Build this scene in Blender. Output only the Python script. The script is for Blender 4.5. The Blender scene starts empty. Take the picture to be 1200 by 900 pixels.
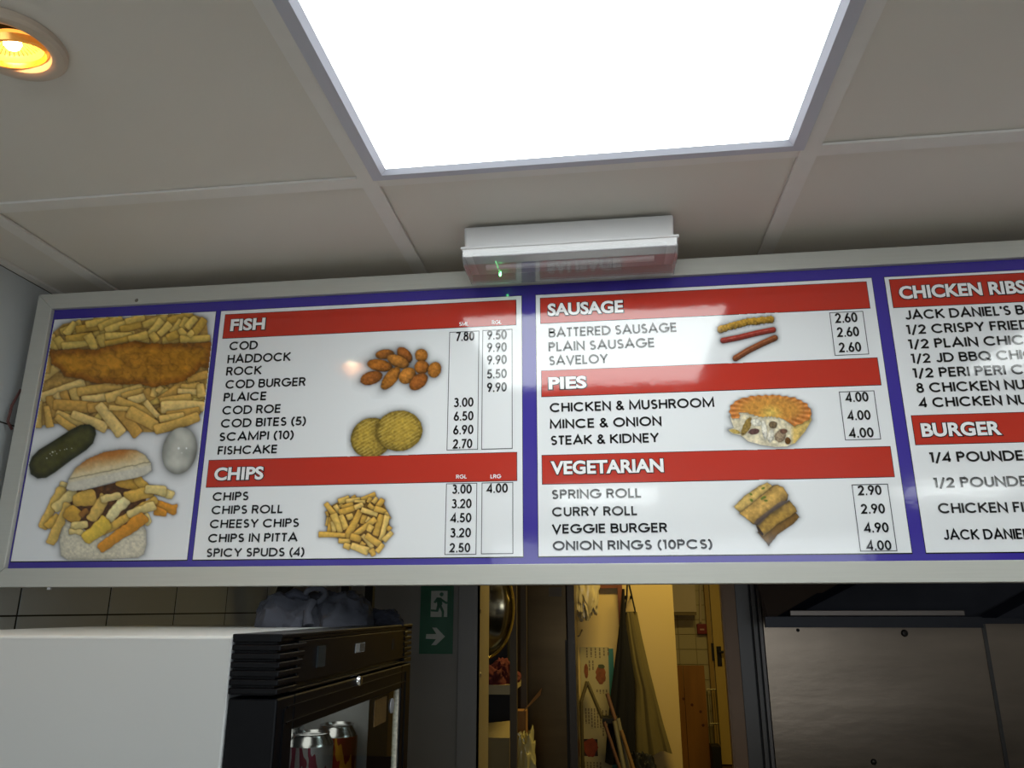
import bpy, bmesh, math, random
import numpy as np
from mathutils import Vector, Matrix
random.seed(7)
SC = bpy.context.scene
COL = SC.collection
CZ = 1.40                       # eye height; everything below is written relative to the eye, then lifted
# ------------------------------------------------------------------ camera
F = 889.8
RM = np.array([[0.99203078, 0.12598935, -0.0012686], [-0.03689797, 0.28087528, -0.95903473], [-0.12047184, 0.95143879, 0.28328567]])
cam = bpy.data.cameras.new('camera'); co = bpy.data.objects.new('camera', cam); COL.objects.link(co)
cam.sensor_fit = 'HORIZONTAL'; cam.sensor_width = 36; cam.lens = F / 1200 * 36; cam.clip_start = 0.02; cam.clip_end = 60
r, d, f = Vector(RM[0]), Vector(RM[1]), Vector(RM[2])
m = Matrix((r, -d, -f)).transposed().to_4x4(); m.translation = (0, 0, 0)
co.matrix_world = m; co.location.z = CZ
SC.camera = co
# ------------------------------------------------------------------ world, exposure
w = bpy.data.worlds.new('world'); SC.world = w; w.use_nodes = True
w.node_tree.nodes['Background'].inputs[0].default_value = (0.75, 0.85, 1.0, 1); w.node_tree.nodes['Background'].inputs[1].default_value = 0.35
SC.view_settings.view_transform = 'Standard'; SC.view_settings.look = 'None'
SC.view_settings.exposure = 0.0; SC.view_settings.gamma = 1.0; SC.view_settings.use_curve_mapping = False
PANEL_E = 6.4
def area(name, loc, rot, sx, sy, power, col):
    L = bpy.data.lights.new(name, 'AREA'); L.shape = 'RECTANGLE'; L.size = sx; L.size_y = sy; L.energy = power; L.color = col
    o = bpy.data.objects.new(name, L); COL.objects.link(o); o.location = loc; o.rotation_euler = rot; return o
# added daylight fill behind the camera, outside the unseen shop window
area('window_fill', (-0.1, -4.35, -0.15), (math.radians(90), 0, 0), 4.4, 1.5, 55, (0.88, 0.95, 1.0))

# ------------------------------------------------------------------ helpers
def ray(x, y):
    v = RM.T @ np.array([x - 600, y - 450, F]); return v
def PY(x, y, Y): v = ray(x, y); v = v * (Y / v[1]); return (float(v[0]), float(v[1]), float(v[2]))
def PX(x, y, X): v = ray(x, y); v = v * (X / v[0]); return (float(v[0]), float(v[1]), float(v[2]))
def PZ(x, y, Z): v = ray(x, y); v = v * (Z / v[2]); return (float(v[0]), float(v[1]), float(v[2]))
def s2l(c): return c / 12.92 if c <= 0.04045 else ((c + 0.055) / 1.055) ** 2.4
def rgb(r, g, b): return (s2l(r / 255), s2l(g / 255), s2l(b / 255), 1)
MATS = {}
def mat(name, col, rough=0.5, metal=0.0, noise=0.0, nscale=8, bump=0.0, bscale=60, spec=0.5, emit=None, es=0, coat=0, stretch=None, sheen=0, col2=None):
    if name in MATS: return MATS[name]
    M = bpy.data.materials.new(name); M.use_nodes = True; nt = M.node_tree; b = nt.nodes['Principled BSDF']
    b.inputs['Base Color'].default_value = col; b.inputs['Roughness'].default_value = rough; b.inputs['Metallic'].default_value = metal
    b.inputs['Specular IOR Level'].default_value = spec
    if coat: b.inputs['Coat Weight'].default_value = coat; b.inputs['Coat Roughness'].default_value = 0.05
    if emit: b.inputs['Emission Color'].default_value = emit; b.inputs['Emission Strength'].default_value = es
    if noise or bump:
        tc = nt.nodes.new('ShaderNodeTexCoord'); src = tc.outputs['Object']
        if stretch:
            mp = nt.nodes.new('ShaderNodeMapping'); mp.inputs['Scale'].default_value = stretch; nt.links.new(src, mp.inputs['Vector']); src = mp.outputs[0]
    if noise:
        n = nt.nodes.new('ShaderNodeTexNoise'); n.inputs['Scale'].default_value = nscale; n.inputs['Detail'].default_value = 5; nt.links.new(src, n.inputs['Vector'])
        mx = nt.nodes.new('ShaderNodeMix'); mx.data_type = 'RGBA'
        mr = nt.nodes.new('ShaderNodeMapRange'); mr.inputs[1].default_value = 0.3; mr.inputs[2].default_value = 0.7
        nt.links.new(n.outputs['Fac'], mr.inputs[0]); nt.links.new(mr.outputs[0], mx.inputs[0])
        mx.inputs[6].default_value = col
        mx.inputs[7].default_value = col2 if col2 else tuple(c * (1 - noise) for c in col[:3]) + (1,)
        nt.links.new(mx.outputs[2], b.inputs['Base Color'])
    if bump:
        n2 = nt.nodes.new('ShaderNodeTexNoise'); n2.inputs['Scale'].default_value = bscale; n2.inputs['Detail'].default_value = 3; nt.links.new(src, n2.inputs['Vector'])
        bp_ = nt.nodes.new('ShaderNodeBump'); bp_.inputs['Strength'].default_value = bump; bp_.inputs['Distance'].default_value = 0.01
        nt.links.new(n2.outputs['Fac'], bp_.inputs['Height']); nt.links.new(bp_.outputs[0], b.inputs['Normal'])
    MATS[name] = M; return M
def glass_mat(name, tint=(1, 1, 1, 1), gloss=0.08, rough=0.02):
    M = bpy.data.materials.new(name); M.use_nodes = True; nt = M.node_tree; nt.nodes.remove(nt.nodes['Principled BSDF'])
    t = nt.nodes.new('ShaderNodeBsdfTransparent'); t.inputs[0].default_value = tint
    g = nt.nodes.new('ShaderNodeBsdfGlossy'); g.inputs['Roughness'].default_value = rough
    fr = nt.nodes.new('ShaderNodeFresnel'); fr.inputs[0].default_value = 1.45
    ge = nt.nodes.new('ShaderNodeNewGeometry'); mu = nt.nodes.new('ShaderNodeMath'); mu.operation = 'SUBTRACT'; mu.use_clamp = True; nt.links.new(fr.outputs[0], mu.inputs[0]); nt.links.new(ge.outputs['Backfacing'], mu.inputs[1])
    mx = nt.nodes.new('ShaderNodeMixShader'); nt.links.new(mu.outputs[0], mx.inputs[0]); nt.links.new(t.outputs[0], mx.inputs[1]); nt.links.new(g.outputs[0], mx.inputs[2])
    nt.links.new(mx.outputs[0], nt.nodes['Material Output'].inputs['Surface']); MATS[name] = M; return M

class MB:
    def __init__(s): s.v = []; s.f = []
    def add(s, vs, fs):
        o = len(s.v); s.v += [tuple(map(float, p)) for p in vs]; s.f += [tuple(i + o for i in q) for q in fs]; return s
    def box(s, x0, x1, y0, y1, z0, z1):
        return s.add([(x0, y0, z0), (x1, y0, z0), (x1, y1, z0), (x0, y1, z0), (x0, y0, z1), (x1, y0, z1), (x1, y1, z1), (x0, y1, z1)],
                     [(3, 2, 1, 0), (4, 5, 6, 7), (0, 1, 5, 4), (1, 2, 6, 5), (2, 3, 7, 6), (3, 0, 4, 7)])
    def prism(s, pts, a):     # pts: ring of 3d points, a: extrusion vector
        n = len(pts); a = Vector(a); P = [Vector(p) for p in pts]
        nn = Vector((0, 0, 0))
        for i in range(n): nn += P[i].cross(P[(i + 1) % n])
        if nn.dot(a) > 0: P = P[::-1]
        vs = P + [p + a for p in P]
        return s.add(vs, [tuple(range(n)), tuple(range(2 * n - 1, n - 1, -1))] + [((i + 1) % n, i, i + n, (i + 1) % n + n) for i in range(n)])
    def tube(s, pts, rad, n=10, cap=True):
        P = [Vector(p) for p in pts]; R = rad if isinstance(rad, (list, tuple)) else [rad] * len(P)
        vs = []; up = None
        for i, p in enumerate(P):
            t = (P[min(i + 1, len(P) - 1)] - P[max(i - 1, 0)]).normalized()
            if up is None:
                up = Vector((0, 0, 1)) if abs(t.z) < 0.9 else Vector((1, 0, 0))
            a = t.cross(up)
            if a.length < 1e-5: a = t.orthogonal()
            a.normalize(); b = a.cross(t).normalized(); up = b
            for k in range(n):
                th = 2 * math.pi * k / n; vs.append(p + (a * math.cos(th) + b * math.sin(th)) * R[i])
        fs = [(i * n + k, i * n + (k + 1) % n, (i + 1) * n + (k + 1) % n, (i + 1) * n + k) for i in range(len(P) - 1) for k in range(n)]
        if cap: fs += [tuple(range(n))[::-1], tuple((len(P) - 1) * n + k for k in range(n))]
        return s.add(vs, fs)
    def lathe(s, c, prof, n=32, axis=(0, 0, 1)):   # prof: (radius, height)
        ax = Vector(axis).normalized(); a = ax.orthogonal().normalized(); b = ax.cross(a); c = Vector(c); vs = []
        for (rr, h) in prof:
            for k in range(n):
                th = 2 * math.pi * k / n; vs.append(c + ax * h + (a * math.cos(th) + b * math.sin(th)) * max(rr, 1e-5))
        m_ = len(prof)
        fs = [(i * n + k, i * n + (k + 1) % n, (i + 1) * n + (k + 1) % n, (i + 1) * n + k) for i in range(m_ - 1) for k in range(n)]
        return s.add(vs, fs)
    def build(s, name, m_, parent=None, smooth=False, bevel=0, seg=2):
        me = bpy.data.meshes.new(name)
        if parent is None:
            A = np.array(s.v); o3 = Vector(((A[:, 0].min() + A[:, 0].max()) / 2, (A[:, 1].min() + A[:, 1].max()) / 2, A[:, 2].min()))
        else: o3 = wpos(parent)
        me.from_pydata([tuple(Vector(p) - o3) for p in s.v], [], s.f); me.update()
        bm = bmesh.new(); bm.from_mesh(me); bmesh.ops.recalc_face_normals(bm, faces=bm.faces[:]); bm.to_mesh(me); bm.free()
        me.materials.append(m_); o = bpy.data.objects.new(name, me); COL.objects.link(o)
        if parent is None: o.location = o3
        else: o.parent = parent
        if smooth:
            for p in me.polygons: p.use_smooth = True
            try: me.set_sharp_from_angle(angle=math.radians(40))
            except Exception: pass
        if bevel:
            b = o.modifiers.new('bevel', 'BEVEL'); b.width = bevel; b.segments = seg; b.limit_method = 'ANGLE'; b.angle_limit = math.radians(40)
        return o
def wpos(o):
    p = o.location.copy()
    while o.parent: o = o.parent; p += o.location
    return p
def box(name, m_, parent, x0, x1, y0, y1, z0, z1, bevel=0):
    return MB().box(x0, x1, y0, y1, z0, z1).build(name, m_, parent, bevel=bevel)
def thing(name, label, cat, loc, group=None):
    o = bpy.data.objects.new(name, None); COL.objects.link(o); o.location = loc; o['label'] = label; o['category'] = cat
    o.empty_display_size = 0.05
    if group: o['group'] = group
    return o
def tag(o, label, cat, group=None, kind=None):
    o['label'] = label; o['category'] = cat
    if group: o['group'] = group
    if kind: o['kind'] = kind
    return o
def struct(o, label=None, cat=None):
    o['kind'] = 'structure'
    if label: o['label'] = label
    if cat: o['category'] = cat
    return o
def plab(o, l): o['label'] = l; return o

# ------------------------------------------------------------------ materials
ceil_m = mat('ceiling_tile_white', rgb(226, 222, 214), 0.55, noise=0.04, nscale=3, bump=0.03, bscale=250)
bar_m = mat('grid_bar_white', rgb(232, 230, 226), 0.4, noise=0.04, nscale=30)
lframe_m = mat('light_frame_white', rgb(196, 198, 212), 0.4)
dark_m = mat('void_dark', rgb(30, 30, 32), 0.8)
tile_m = mat('wall_tile_white', rgb(196, 202, 206), 0.18, noise=0.04, nscale=5, spec=0.5)
grout_m = mat('grout', rgb(34, 33, 32), 0.9)
paint_m = mat('wall_paint_grey', rgb(150, 148, 146), 0.45, noise=0.05, nscale=4)
floor_m = mat('floor_vinyl', rgb(188, 180, 166), 0.5, noise=0.12, nscale=12)
kfloor_m = mat('kitchen_floor_red_brown', rgb(60, 30, 22), 0.5, noise=0.3, nscale=9)
alu_m = mat('brushed_aluminium', rgb(192, 192, 184), 0.45, metal=0.15, noise=0.05, nscale=40, stretch=(0.3, 1, 12))
whitep_m = mat('white_plastic', rgb(225, 225, 226), 0.35)
blackp_m = mat('black_plastic', rgb(5, 6, 10), 0.36, spec=0.18)
blackm_m = mat('black_matt', rgb(12, 12, 15), 0.6)
chrome_m = mat('chrome', rgb(210, 210, 210), 0.12, metal=1)
steel_m = mat('brushed_steel', rgb(150, 146, 140), 0.3, metal=1, noise=0.25, nscale=4, stretch=(0.4, 1, 3), bump=0.02, bscale=80)
yellow_m = mat('yellow_cream_paint', rgb(216, 190, 128), 0.5, noise=0.05, nscale=2)
cream_m = mat('cream_paint', rgb(205, 190, 160), 0.5, noise=0.05, nscale=2)

# ------------------------------------------------------------------ ceiling
ZC = 0.577
ceiling = struct(MB().box(-1.10, 3.2, -4.2, 2.9, ZC + 0.03, ZC + 0.06).build('ceiling', dark_m))
XB = [-0.92 - 0.0, -0.32, 0.28, 0.88, 1.48, 2.08, 2.68]
YB = [-2.684, -2.084, -1.484, -0.884, -0.284, 0.316, 0.916, 1.516]
hw = 0.0122
for x in XB: box('grid_bar', bar_m, ceiling, x - hw, x + hw, -3.6, 1.9, ZC, ZC + 0.004)
for i in range(len(YB)):
    xs = [-1.037] + XB
    for a, b_ in zip(xs[:-1], xs[1:]):
        box('grid_bar', bar_m, ceiling, a + hw, b_ - hw, YB[i] - hw, YB[i] + hw, ZC + 0.0003, ZC + 0.004)
cells = [(a, b_) for a, b_ in zip([-1.049] + XB[:-1], XB)]
LIGHTS = [(-0.32, 0.316), (0.88, 0.316), (-0.32, -2.084), (1.48, -2.084)]  # last two: unseen panels added behind the viewer for fill light
for (xa, xb) in cells:
    for ya, yb in zip(YB[:-1], YB[1:]):
        if any(abs(xa - l[0]) < .02 and abs(ya - l[1]) < .02 for l in LIGHTS): continue
        lift = random.uniform(0.0, 0.0012)
        hole = [q for q in ((-0.6152, 0.6025), (1.46, -1.08), (1.06, -2.22)) if xa < q[0] < xb and ya < q[1] < yb]
        if hole:
            hx, hy = hole[0]; X0, X1, Y0, Y1 = xa + hw - .004, xb - hw + .004, ya + hw - .004, yb - hw + .004
            an_ = sorted([2 * math.pi * i / 40 for i in range(40)] + [math.atan2(y - hy, x - hx) % (2 * math.pi) for x in (X0, X1) for y in (Y0, Y1)]); n_ = len(an_); V_ = []
            for z in (ZC + .0045, ZC + .012):
                for a_ in an_:
                    c_, s_ = math.cos(a_), math.sin(a_); k_ = min((X1 - hx) / c_ if c_ > 1e-6 else 9, (X0 - hx) / c_ if c_ < -1e-6 else 9, (Y1 - hy) / s_ if s_ > 1e-6 else 9, (Y0 - hy) / s_ if s_ < -1e-6 else 9)
                    V_ += [(hx + .042 * c_, hy + .042 * s_, z), (hx + k_ * c_, hy + k_ * s_, z)]
            F_ = []
            for i_ in range(n_):
                j_ = (i_ + 1) % n_; a, b, c_, d_ = 2 * i_, 2 * i_ + 1, 2 * j_ + 1, 2 * j_; t_ = 2 * n_
                F_ += [(a, b, c_, d_), (a + t_, d_ + t_, c_ + t_, b + t_), (a, d_, d_ + t_, a + t_), (b, b + t_, c_ + t_, c_)]
            MB().add(V_, F_).build('ceiling_tile', ceil_m, ceiling); continue
        box('ceiling_tile', ceil_m, ceiling, xa + hw - 0.004, xb - hw + 0.004, ya + hw - 0.004, yb - hw + 0.004, ZC + 0.0045 + lift, ZC + 0.012 + lift)
# cover strip where the ceiling meets the left wall
struct(box('trim_1', bar_m, None, -1.037, -1.022, -3.6, 1.9, ZC - 0.001, ZC + 0.004), 'white angle trim along the left wall top')

diff_m = mat('panel_diffuser', rgb(245, 250, 250), 0.4, emit=(0.94, 1.0, 0.99, 1), es=PANEL_E)
LL = {0: 'square glowing ceiling light panel, the only one fully over the menu board', 1: 'square glowing ceiling light panel beyond the right edge of the picture',
      2: 'unseen fill light panel added to the ceiling behind the viewer at the left', 3: 'unseen fill light panel added to the ceiling behind the viewer at the right'}
for i, (x, y) in enumerate(LIGHTS):
    t = thing('ceiling_light', LL[i], 'light', (x + 0.3, y + 0.3, ZC - 0.002), 'ceiling light panels')
    x0, x1, y0, y1 = x + hw - .002, x + 0.6 - hw + .002, y + hw - .002, y + 0.6 - hw + .002
    gx0, gx1, gy0, gy1 = x + 0.034, x + 0.6 - 0.034, y + 0.034, y + 0.6 - 0.030
    fr = MB(); z0, z1 = ZC - 0.004, ZC + 0.012
    def ring(xa, xb, ya, yb, z): return [(xa, ya, z), (xb, ya, z), (xb, yb, z), (xa, yb, z)]
    V = ring(x0, x1, y0, y1, z1) + ring(x0, x1, y0, y1, z0) + ring(gx0 - .008, gx1 + .008, gy0 - .008, gy1 + .008, z0) + ring(gx0, gx1, gy0, gy1, z0 + .006)
    fs = []
    for q in range(3):
        for k in range(4): fs.append((q * 4 + k, q * 4 + (k + 1) % 4, q * 4 + 4 + (k + 1) % 4, q * 4 + 4 + k))
    fr.add(V, fs); fr.build('frame', lframe_m, t)
    box('diffuser', diff_m, t, gx0 - 0.001, gx1 + 0.001, gy0 - 0.001, gy1 + 0.001, z0 + 0.0055, z1)

# recessed halogen downlights
bulb_m = mat('halogen_glass', rgb(255, 190, 90), 0.2, emit=(1.0, 0.40, 0.06, 1), es=1.5)
fil_m = mat('halogen_core', rgb(255, 240, 200), 0.2, emit=(1.0, 0.82, 0.45, 1), es=30)
refl_m = mat('reflector_gold', rgb(255, 190, 100), 0.25, metal=0.8, emit=(1.0, 0.36, 0.05, 1), es=0.25)
ring_m = mat('downlight_ring', rgb(205, 190, 172), 0.35)
def downlight(x, y, label, tilt=0.0):
    t = thing('downlight', label, 'light', (x, y, ZC - 0.003), 'recessed ceiling downlights')
    MB().lathe((x, y, ZC + 0.004), [(0.054, 0), (0.054, -0.006), (0.051, -0.0095), (0.044, -0.0105), (0.0385, -0.008), (0.036, -0.002), (0.036, 0.004)], 48).build('bezel', ring_m, t, smooth=True)
    ax = Vector((0.16, 0.30, -1)).normalized() if tilt else Vector((0, 0, -1))
    c = Vector((x, y, ZC + 0.002)) + Vector((-0.001, 0.004, 0)) * (1 if tilt else 0)
    MB().lathe(c, [(0.0345, 0.002), (0.0335, 0.009), (0.030, 0.0095), (0.0285, 0.002)], 40, ax).build('lamp_rim', refl_m, t, smooth=True)
    # faceted reflector bowl with the hot capsule in it
    MB().lathe(c, [(0.0285, 0.004), (0.026, -0.003), (0.019, -0.010), (0.008, -0.0135), (0.0001, -0.014)], 36, ax).build('reflector', bulb_m, t)
    MB().lathe(c, [(0.0001, 0.0035), (0.006, 0.002), (0.0085, -0.002), (0.0085, -0.008), (0.0001, -0.010)], 20, ax).build('capsule', fil_m, t, smooth=True)
    pl = MB()
    for k in range(36):
        a0 = 2 * math.pi * k / 36; a = ax.orthogonal().normalized(); b = ax.cross(a)
        dd = a * math.cos(a0) + b * math.sin(a0); tt = a * -math.sin(a0) + b * math.cos(a0)
        p0 = c + dd * 0.010 - ax * 0.0115; p1 = c + dd * 0.0262 - ax * 0.0022
        pl.add([p0 - tt * .0002, p0 + tt * .0002, p1 + tt * .0005, p1 - tt * .0005], [(0, 1, 2, 3)])
    pl.build('flute', refl_m, t)
    L = bpy.data.lights.new('halogen_lamp', 'SPOT'); L.energy = 5.5; L.color = (1.0, 0.72, 0.42); L.spot_size = math.radians(110); L.spot_blend = 0.8; L.shadow_soft_size = 0.02
    o = bpy.data.objects.new('halogen_lamp', L); COL.objects.link(o); o.parent = t; o.location = (0, 0, -0.008)
downlight(-0.6152, 0.6025, 'round warm glowing downlight recessed in the ceiling at the upper left', 1)
downlight(1.46, -1.08, 'round warm downlight in the ceiling behind the viewer, nearer of two')
downlight(1.06, -2.22, 'round warm downlight in the ceiling behind the viewer, farther of two')

# ------------------------------------------------------------------ walls and floor
XL = -1.037
TH = 0.3217; TW = 0.2512; TZ0 = -0.0117; TY0 = 1.2723
wall_left = struct(MB().box(XL - 0.1, XL - 0.0010, -4.2, 2.9, -CZ, ZC + 0.03).build('wall_left', grout_m))
for j in range(-5, 2):
    for k in range(-7, 5):
        y0 = TY0 + k * TW; z0 = TZ0 + j * TH; z1 = min(z0 + TH, ZC - 0.001)
        z0 = max(z0, -CZ)
        box('tile', tile_m, wall_left, XL - 0.0011, XL, y0 + 0.0026, min(y0 + TW, 2.36) - 0.0026, z0 + 0.0015, z1 - 0.0015, bevel=0.0008 if False else 0)
        if y0 + TW > 2.36: break
plain = struct(box('trim_2', paint_m, None, XL - 0.0024, XL + 0.001, 2.37, 2.899, -CZ, ZC + .03), 'plain grey painted strip of the left wall behind the tiles')
plain2 = box('plaster_panel', mat('wall_plaster', rgb(205, 204, 200), 0.4), wall_left, XL - 0.0026, XL, -4.2, TY0 - 7 * TW - 0.0015, -CZ, ZC)
struct(box('floor', floor_m, None, -1.137, 3.2, -4.2, 2.9, -CZ - 0.1, -CZ))
struct(box('wall_right', paint_m, None, 3.2, 3.3, -4.2, 3.0, -CZ, ZC + 0.03))
WY = 2.9
DL, DR = -0.488, 0.386
wall_back = struct(MB().box(-1.137, DL, WY, WY + 0.10, -CZ, 0.92).box(DR + 0.012, 3.2, WY, WY + 0.10, -CZ, 0.92).box(DL, DR + 0.012, WY, WY + 0.10, 0.66, 0.92).build('wall_back', paint_m))
# shop front behind the camera: wall with a large window
struct(MB().box(-1.137, -1.0, -4.3, -4.2, -CZ, ZC + .06).box(3.0, 3.2, -4.3, -4.2, -CZ, ZC + .06).box(-1.0, 3.0, -4.3, -4.2, -CZ, -0.95).box(-1.0, 3.0, -4.3, -4.2, 0.55, ZC + .06).build('wall_front', paint_m))
wpane = glass_mat('window_glass')
struct(box('window_1', wpane, None, -1.0, 3.0, -4.255, -4.25, -0.95, 0.55))
# service counter under the board
counter = thing('counter', 'pale counter below the menu board, under the bottom of the picture', 'counter', (0.9, 0.9, -CZ))
box('body', whitep_m, counter, -0.2, 2.4, 0.75, 1.25, -CZ, -0.52); box('worktop', steel_m, counter, -0.22, 2.42, 0.70, 1.30, -0.52, -0.48, bevel=0.004)

# door lining and architrave of the kitchen doorway
arch_m = mat('architrave_grey', rgb(150, 150, 152), 0.35)
jl = struct(MB().box(DL - 0.075, DL, WY - 0.018, WY, -CZ, 0.72).build('trim_3', arch_m), 'left architrave of the kitchen doorway')
lin_m = mat('door_lining', rgb(178, 165, 135), 0.4)
jl2 = struct(MB().box(DL - 0.006, DL, WY - 0.018, WY + 0.22, -CZ, 0.66).build('trim_4', lin_m), 'left lining of the kitchen doorway with screw heads')
for py_ in (716, 791): 
    p = PX(563, py_, DL); MB().lathe(p, [(0.0, 0.0015), (0.008, 0.0015), (0.009, 0.0)], 12, (1, 0, 0)).build('screw', steel_m, jl2)
jr = struct(MB().box(DR, DR + 0.012, WY - 0.005, WY + 0.03, -CZ, 0.66).build('trim_5', mat('lining_brown', rgb(138, 108, 80), 0.5)), 'brown right lining of the kitchen doorway')
def fstrip(pxa, pxb, ya, m_, name='strip', par=None, z1=0.66):
    a = PY(pxa, 780, ya)[0]; b = PY(pxb, 780, ya)[0]
    return MB().box(a, b, ya, WY + .01, -CZ, z1).build(name, m_, par)
grey_m = mat('frame_grey', rgb(92, 89, 86), 0.4)
fstrip(853, 868, WY - 0.008, mat('lining_brown', (0, 0, 0, 1)), 'architrave', jr)
s1 = struct(fstrip(868.5, 884, WY - 0.012, grey_m, 'trim_6'), 'grey upright right of the doorway')
s2 = fstrip(887, 891.5, WY - 0.016, grey_m, 'upright', s1)
s3 = fstrip(894, 897.5, WY - 0.016, mat('strip_steel_dull', rgb(104, 100, 98), .45, metal=.5), 'upright', s1)
fstrip(884.2, 886.8, WY - 0.003, blackm_m, 'gap_seal', s1); fstrip(891.7, 893.8, WY - 0.003, blackm_m, 'gap_seal', s1)
plab(s3, 'steel edge strip')
seam = struct(box('trim_7', paint_m, None, PY(536, 780, WY)[0] - .003, PY(536, 780, WY)[0], WY - 0.004, WY, -CZ, 0.72), 'thin vertical joint strip on the grey wall beside the doorway')

# kitchen shell
KC = 0.95
struct(box('floor_kitchen', kfloor_m, None, -2.0, 2.6, 2.9, 8.1, -CZ - 0.1, -CZ))
struct(box('ceiling_kitchen', cream_m, None, -2.0, 2.6, 2.9, 8.1, KC, KC + 0.1))
struct(box('wall_kitchen_left', cream_m, None, -2.1, -2.0, 3.0, 8.1, -CZ, KC))
struct(box('wall_kitchen_right', cream_m, None, 2.6, 2.7, 3.0, 8.1, -CZ, KC))
KW = 4.6
kx1 = PY(791, 740, KW)[0]
stub = struct(box('wall_kitchen_stub', yellow_m, None, -2.0, kx1, KW, KW + 0.12, -CZ, KC))
area('kitchen_lamp', (0.35, 3.9, KC - 0.06), (0, 0, 0), 0.9, 0.15, 15.5, (1.0, 0.76, 0.25))
area('kitchen_lamp_rear', (0.9, 6.3, KC - 0.06), (0, 0, 0), 0.6, 0.15, 9, (1.0, 0.76, 0.27))

# ------------------------------------------------------------------ menu board
BY = 1.166
Z0 = dict(back=0, key=.0002, white=.0004, bkey=.0006, bar=.0008, line=.0009, pic=.0007, text=.0012, head=.0016)
print_spec = dict(rough=0.13, spec=0.62)
def pmat(name, c, **k):
    M = mat(name, c, 0.075, spec=0.68, bump=0.010, bscale=60)
    return M
blue_m = pmat('print_blue', rgb(62, 50, 150)); white_m = pmat('print_white', rgb(236, 238, 240)); red_m = pmat('print_red', rgb(190, 50, 34)); ink_m = pmat('print_black', rgb(18, 18, 20))
hwhite_m = pmat('print_heading_white', rgb(245, 245, 245)); grey_ink_m = pmat('print_grey_line', rgb(70, 72, 78))
def bp(x, y, off=0.0):
    p = PY(x, y, BY); return Vector((p[0], BY - off, p[2]))
board = thing('menu_board', 'long wall-hung menu board with silver frame, blue ground and food prices', 'menu board', (0.03, BY, 0.033))
Yf = BY - 0.008
fx0, fx1, fz0, fz1 = -1.0125, 1.12, 0.0335, 0.5475
ix0, ix1, iz0, iz1 = -0.982, 1.09, 0.0635, 0.5185
g = 0.0006
def bar(pts): return MB().prism([(p[0], Yf, p[1]) for p in pts], (0, 0.034, 0)).build('frame_bar', alu_m, board, bevel=0.0012)
bar([(fx0, fz1), (fx1, fz1), (ix1 + g, iz1), (ix0 + g, iz1)]); bar([(fx0, fz0), (fx1, fz0), (ix1 + g, iz0), (ix0 + g, iz0)])
bar([(fx0, fz0 + g), (fx0, fz1 - g), (ix0, iz1 + g), (ix0, iz0 + g)]); bar([(fx1, fz0 + g), (fx1, fz1 - g), (ix1, iz1 + g), (ix1, iz0 + g)])
box('backing', blue_m, board, ix0 - .004, ix1 + .004, BY, BY + 0.02, iz0 - .004, iz1 + .004)
sp = PY(160, 352, Yf); MB().lathe(sp, [(0.0, 0.0012), (0.0028, 0.001), (0.0034, 0)], 14, (0, -1, 0)).build('screw', steel_m, board, smooth=True)
def quad(name, m_, P, off, parent=None, th=0.0001):
    return MB().prism([(p[0], BY - off, p[1]) for p in P], (0, th, 0)).build(name, m_, parent or board)
def rect(name, m_, x0, x1, z0, z1, off, parent=None): return quad(name, m_, [(x0, z0), (x1, z0), (x1, z1), (x0, z1)], off, parent)
k = 0.0009
SECT = [('photo', ix0 + .001, -0.4315 * BY + 0, .0603 * BY + .004, .4285 * BY)]
p1l = (bp(259.3, 365).x + bp(226, 656).x) / 2; p1r = -0.1126 * BY; p2l = -0.0922 * BY; p2r = 0.3644 * BY; p3l = 0.381 * BY
p0r = (bp(252.3, 365).x + bp(220, 657).x) / 2
zt, zb = 0.4286 * BY, 0.0643 * BY
for (a, b_) in ((ix0 + 0.0035, p0r), (p1l, p1r), (p2l, p2r), (p3l, 1.06)):
    rect('keyline', ink_m, a - k, b_ + k, zb - 2 * k, zt + k, Z0['key'])
    rect('white_panel', white_m, a, b_, zb, zt, Z0['white'])
def band(tlx, trx, ty1, tyr, by1, byr, xr=None):
    """red heading band from pixel corners, squared to the board's own axes"""
    pass
def hband(TL, TR, BR, BL, xmax=None):
    a, b_, c, d_ = bp(*TL), bp(*TR), bp(*BR), bp(*BL)
    x0 = (a.x + d_.x) / 2; x1 = xmax if xmax else (b_.x + c.x) / 2; z1 = (a.z + b_.z) / 2; z0 = (c.z + d_.z) / 2
    rect('band_outline', ink_m, x0 - k, x1 + k, z0 - k, z1 + k, Z0['bkey']); rect('heading_band', red_m, x0, x1, z0, z1, Z0['bar']); return x0, x1, z0, z1
HB = []
HB.append(hband((264.3, 368.3), (604.7, 352.7), (604.3, 381.3), (261.7, 396)))
HB.append(hband((245.3, 540.7), (605.7, 529.3), (605.3, 562.7), (242, 571.3)))
HB.append(hband((633.6, 350.8), (1014.6, 329.5), (1019, 359.6), (633.6, 380.5)))
HB.append(hband((634.7, 435.5), (1027.4, 419), (1032.2, 451), (635, 464.8)))
HB.append(hband((635.2, 533.2), (1042.8, 524.4), (1048, 560), (636, 566)))
hband((1042.3, 328.3), (1200, 320), (1200, 353.7), (1047, 360.3), 1.035)
hband((1068.3, 487.3), (1200, 483.6), (1200, 517.4), (1072.9, 521.5), 1.035)
def pbox(TL, TR, BR, BL):
    a, b_, c, d_ = bp(*TL), bp(*TR), bp(*BR), bp(*BL)
    x0 = (a.x + d_.x) / 2; x1 = (b_.x + c.x) / 2; z1 = (a.z + b_.z) / 2; z0 = (c.z + d_.z) / 2; t = 0.0011
    M = MB(); y = BY - Z0['line']
    for q in ((x0, x1, z0, z0 + t), (x0, x1, z1 - t, z1), (x0, x0 + t, z0, z1), (x1 - t, x1, z0, z1)): M.box(q[0], q[1], y, y + .0001, q[2], q[3])
    M.build('price_frame', grey_ink_m, board)
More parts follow.
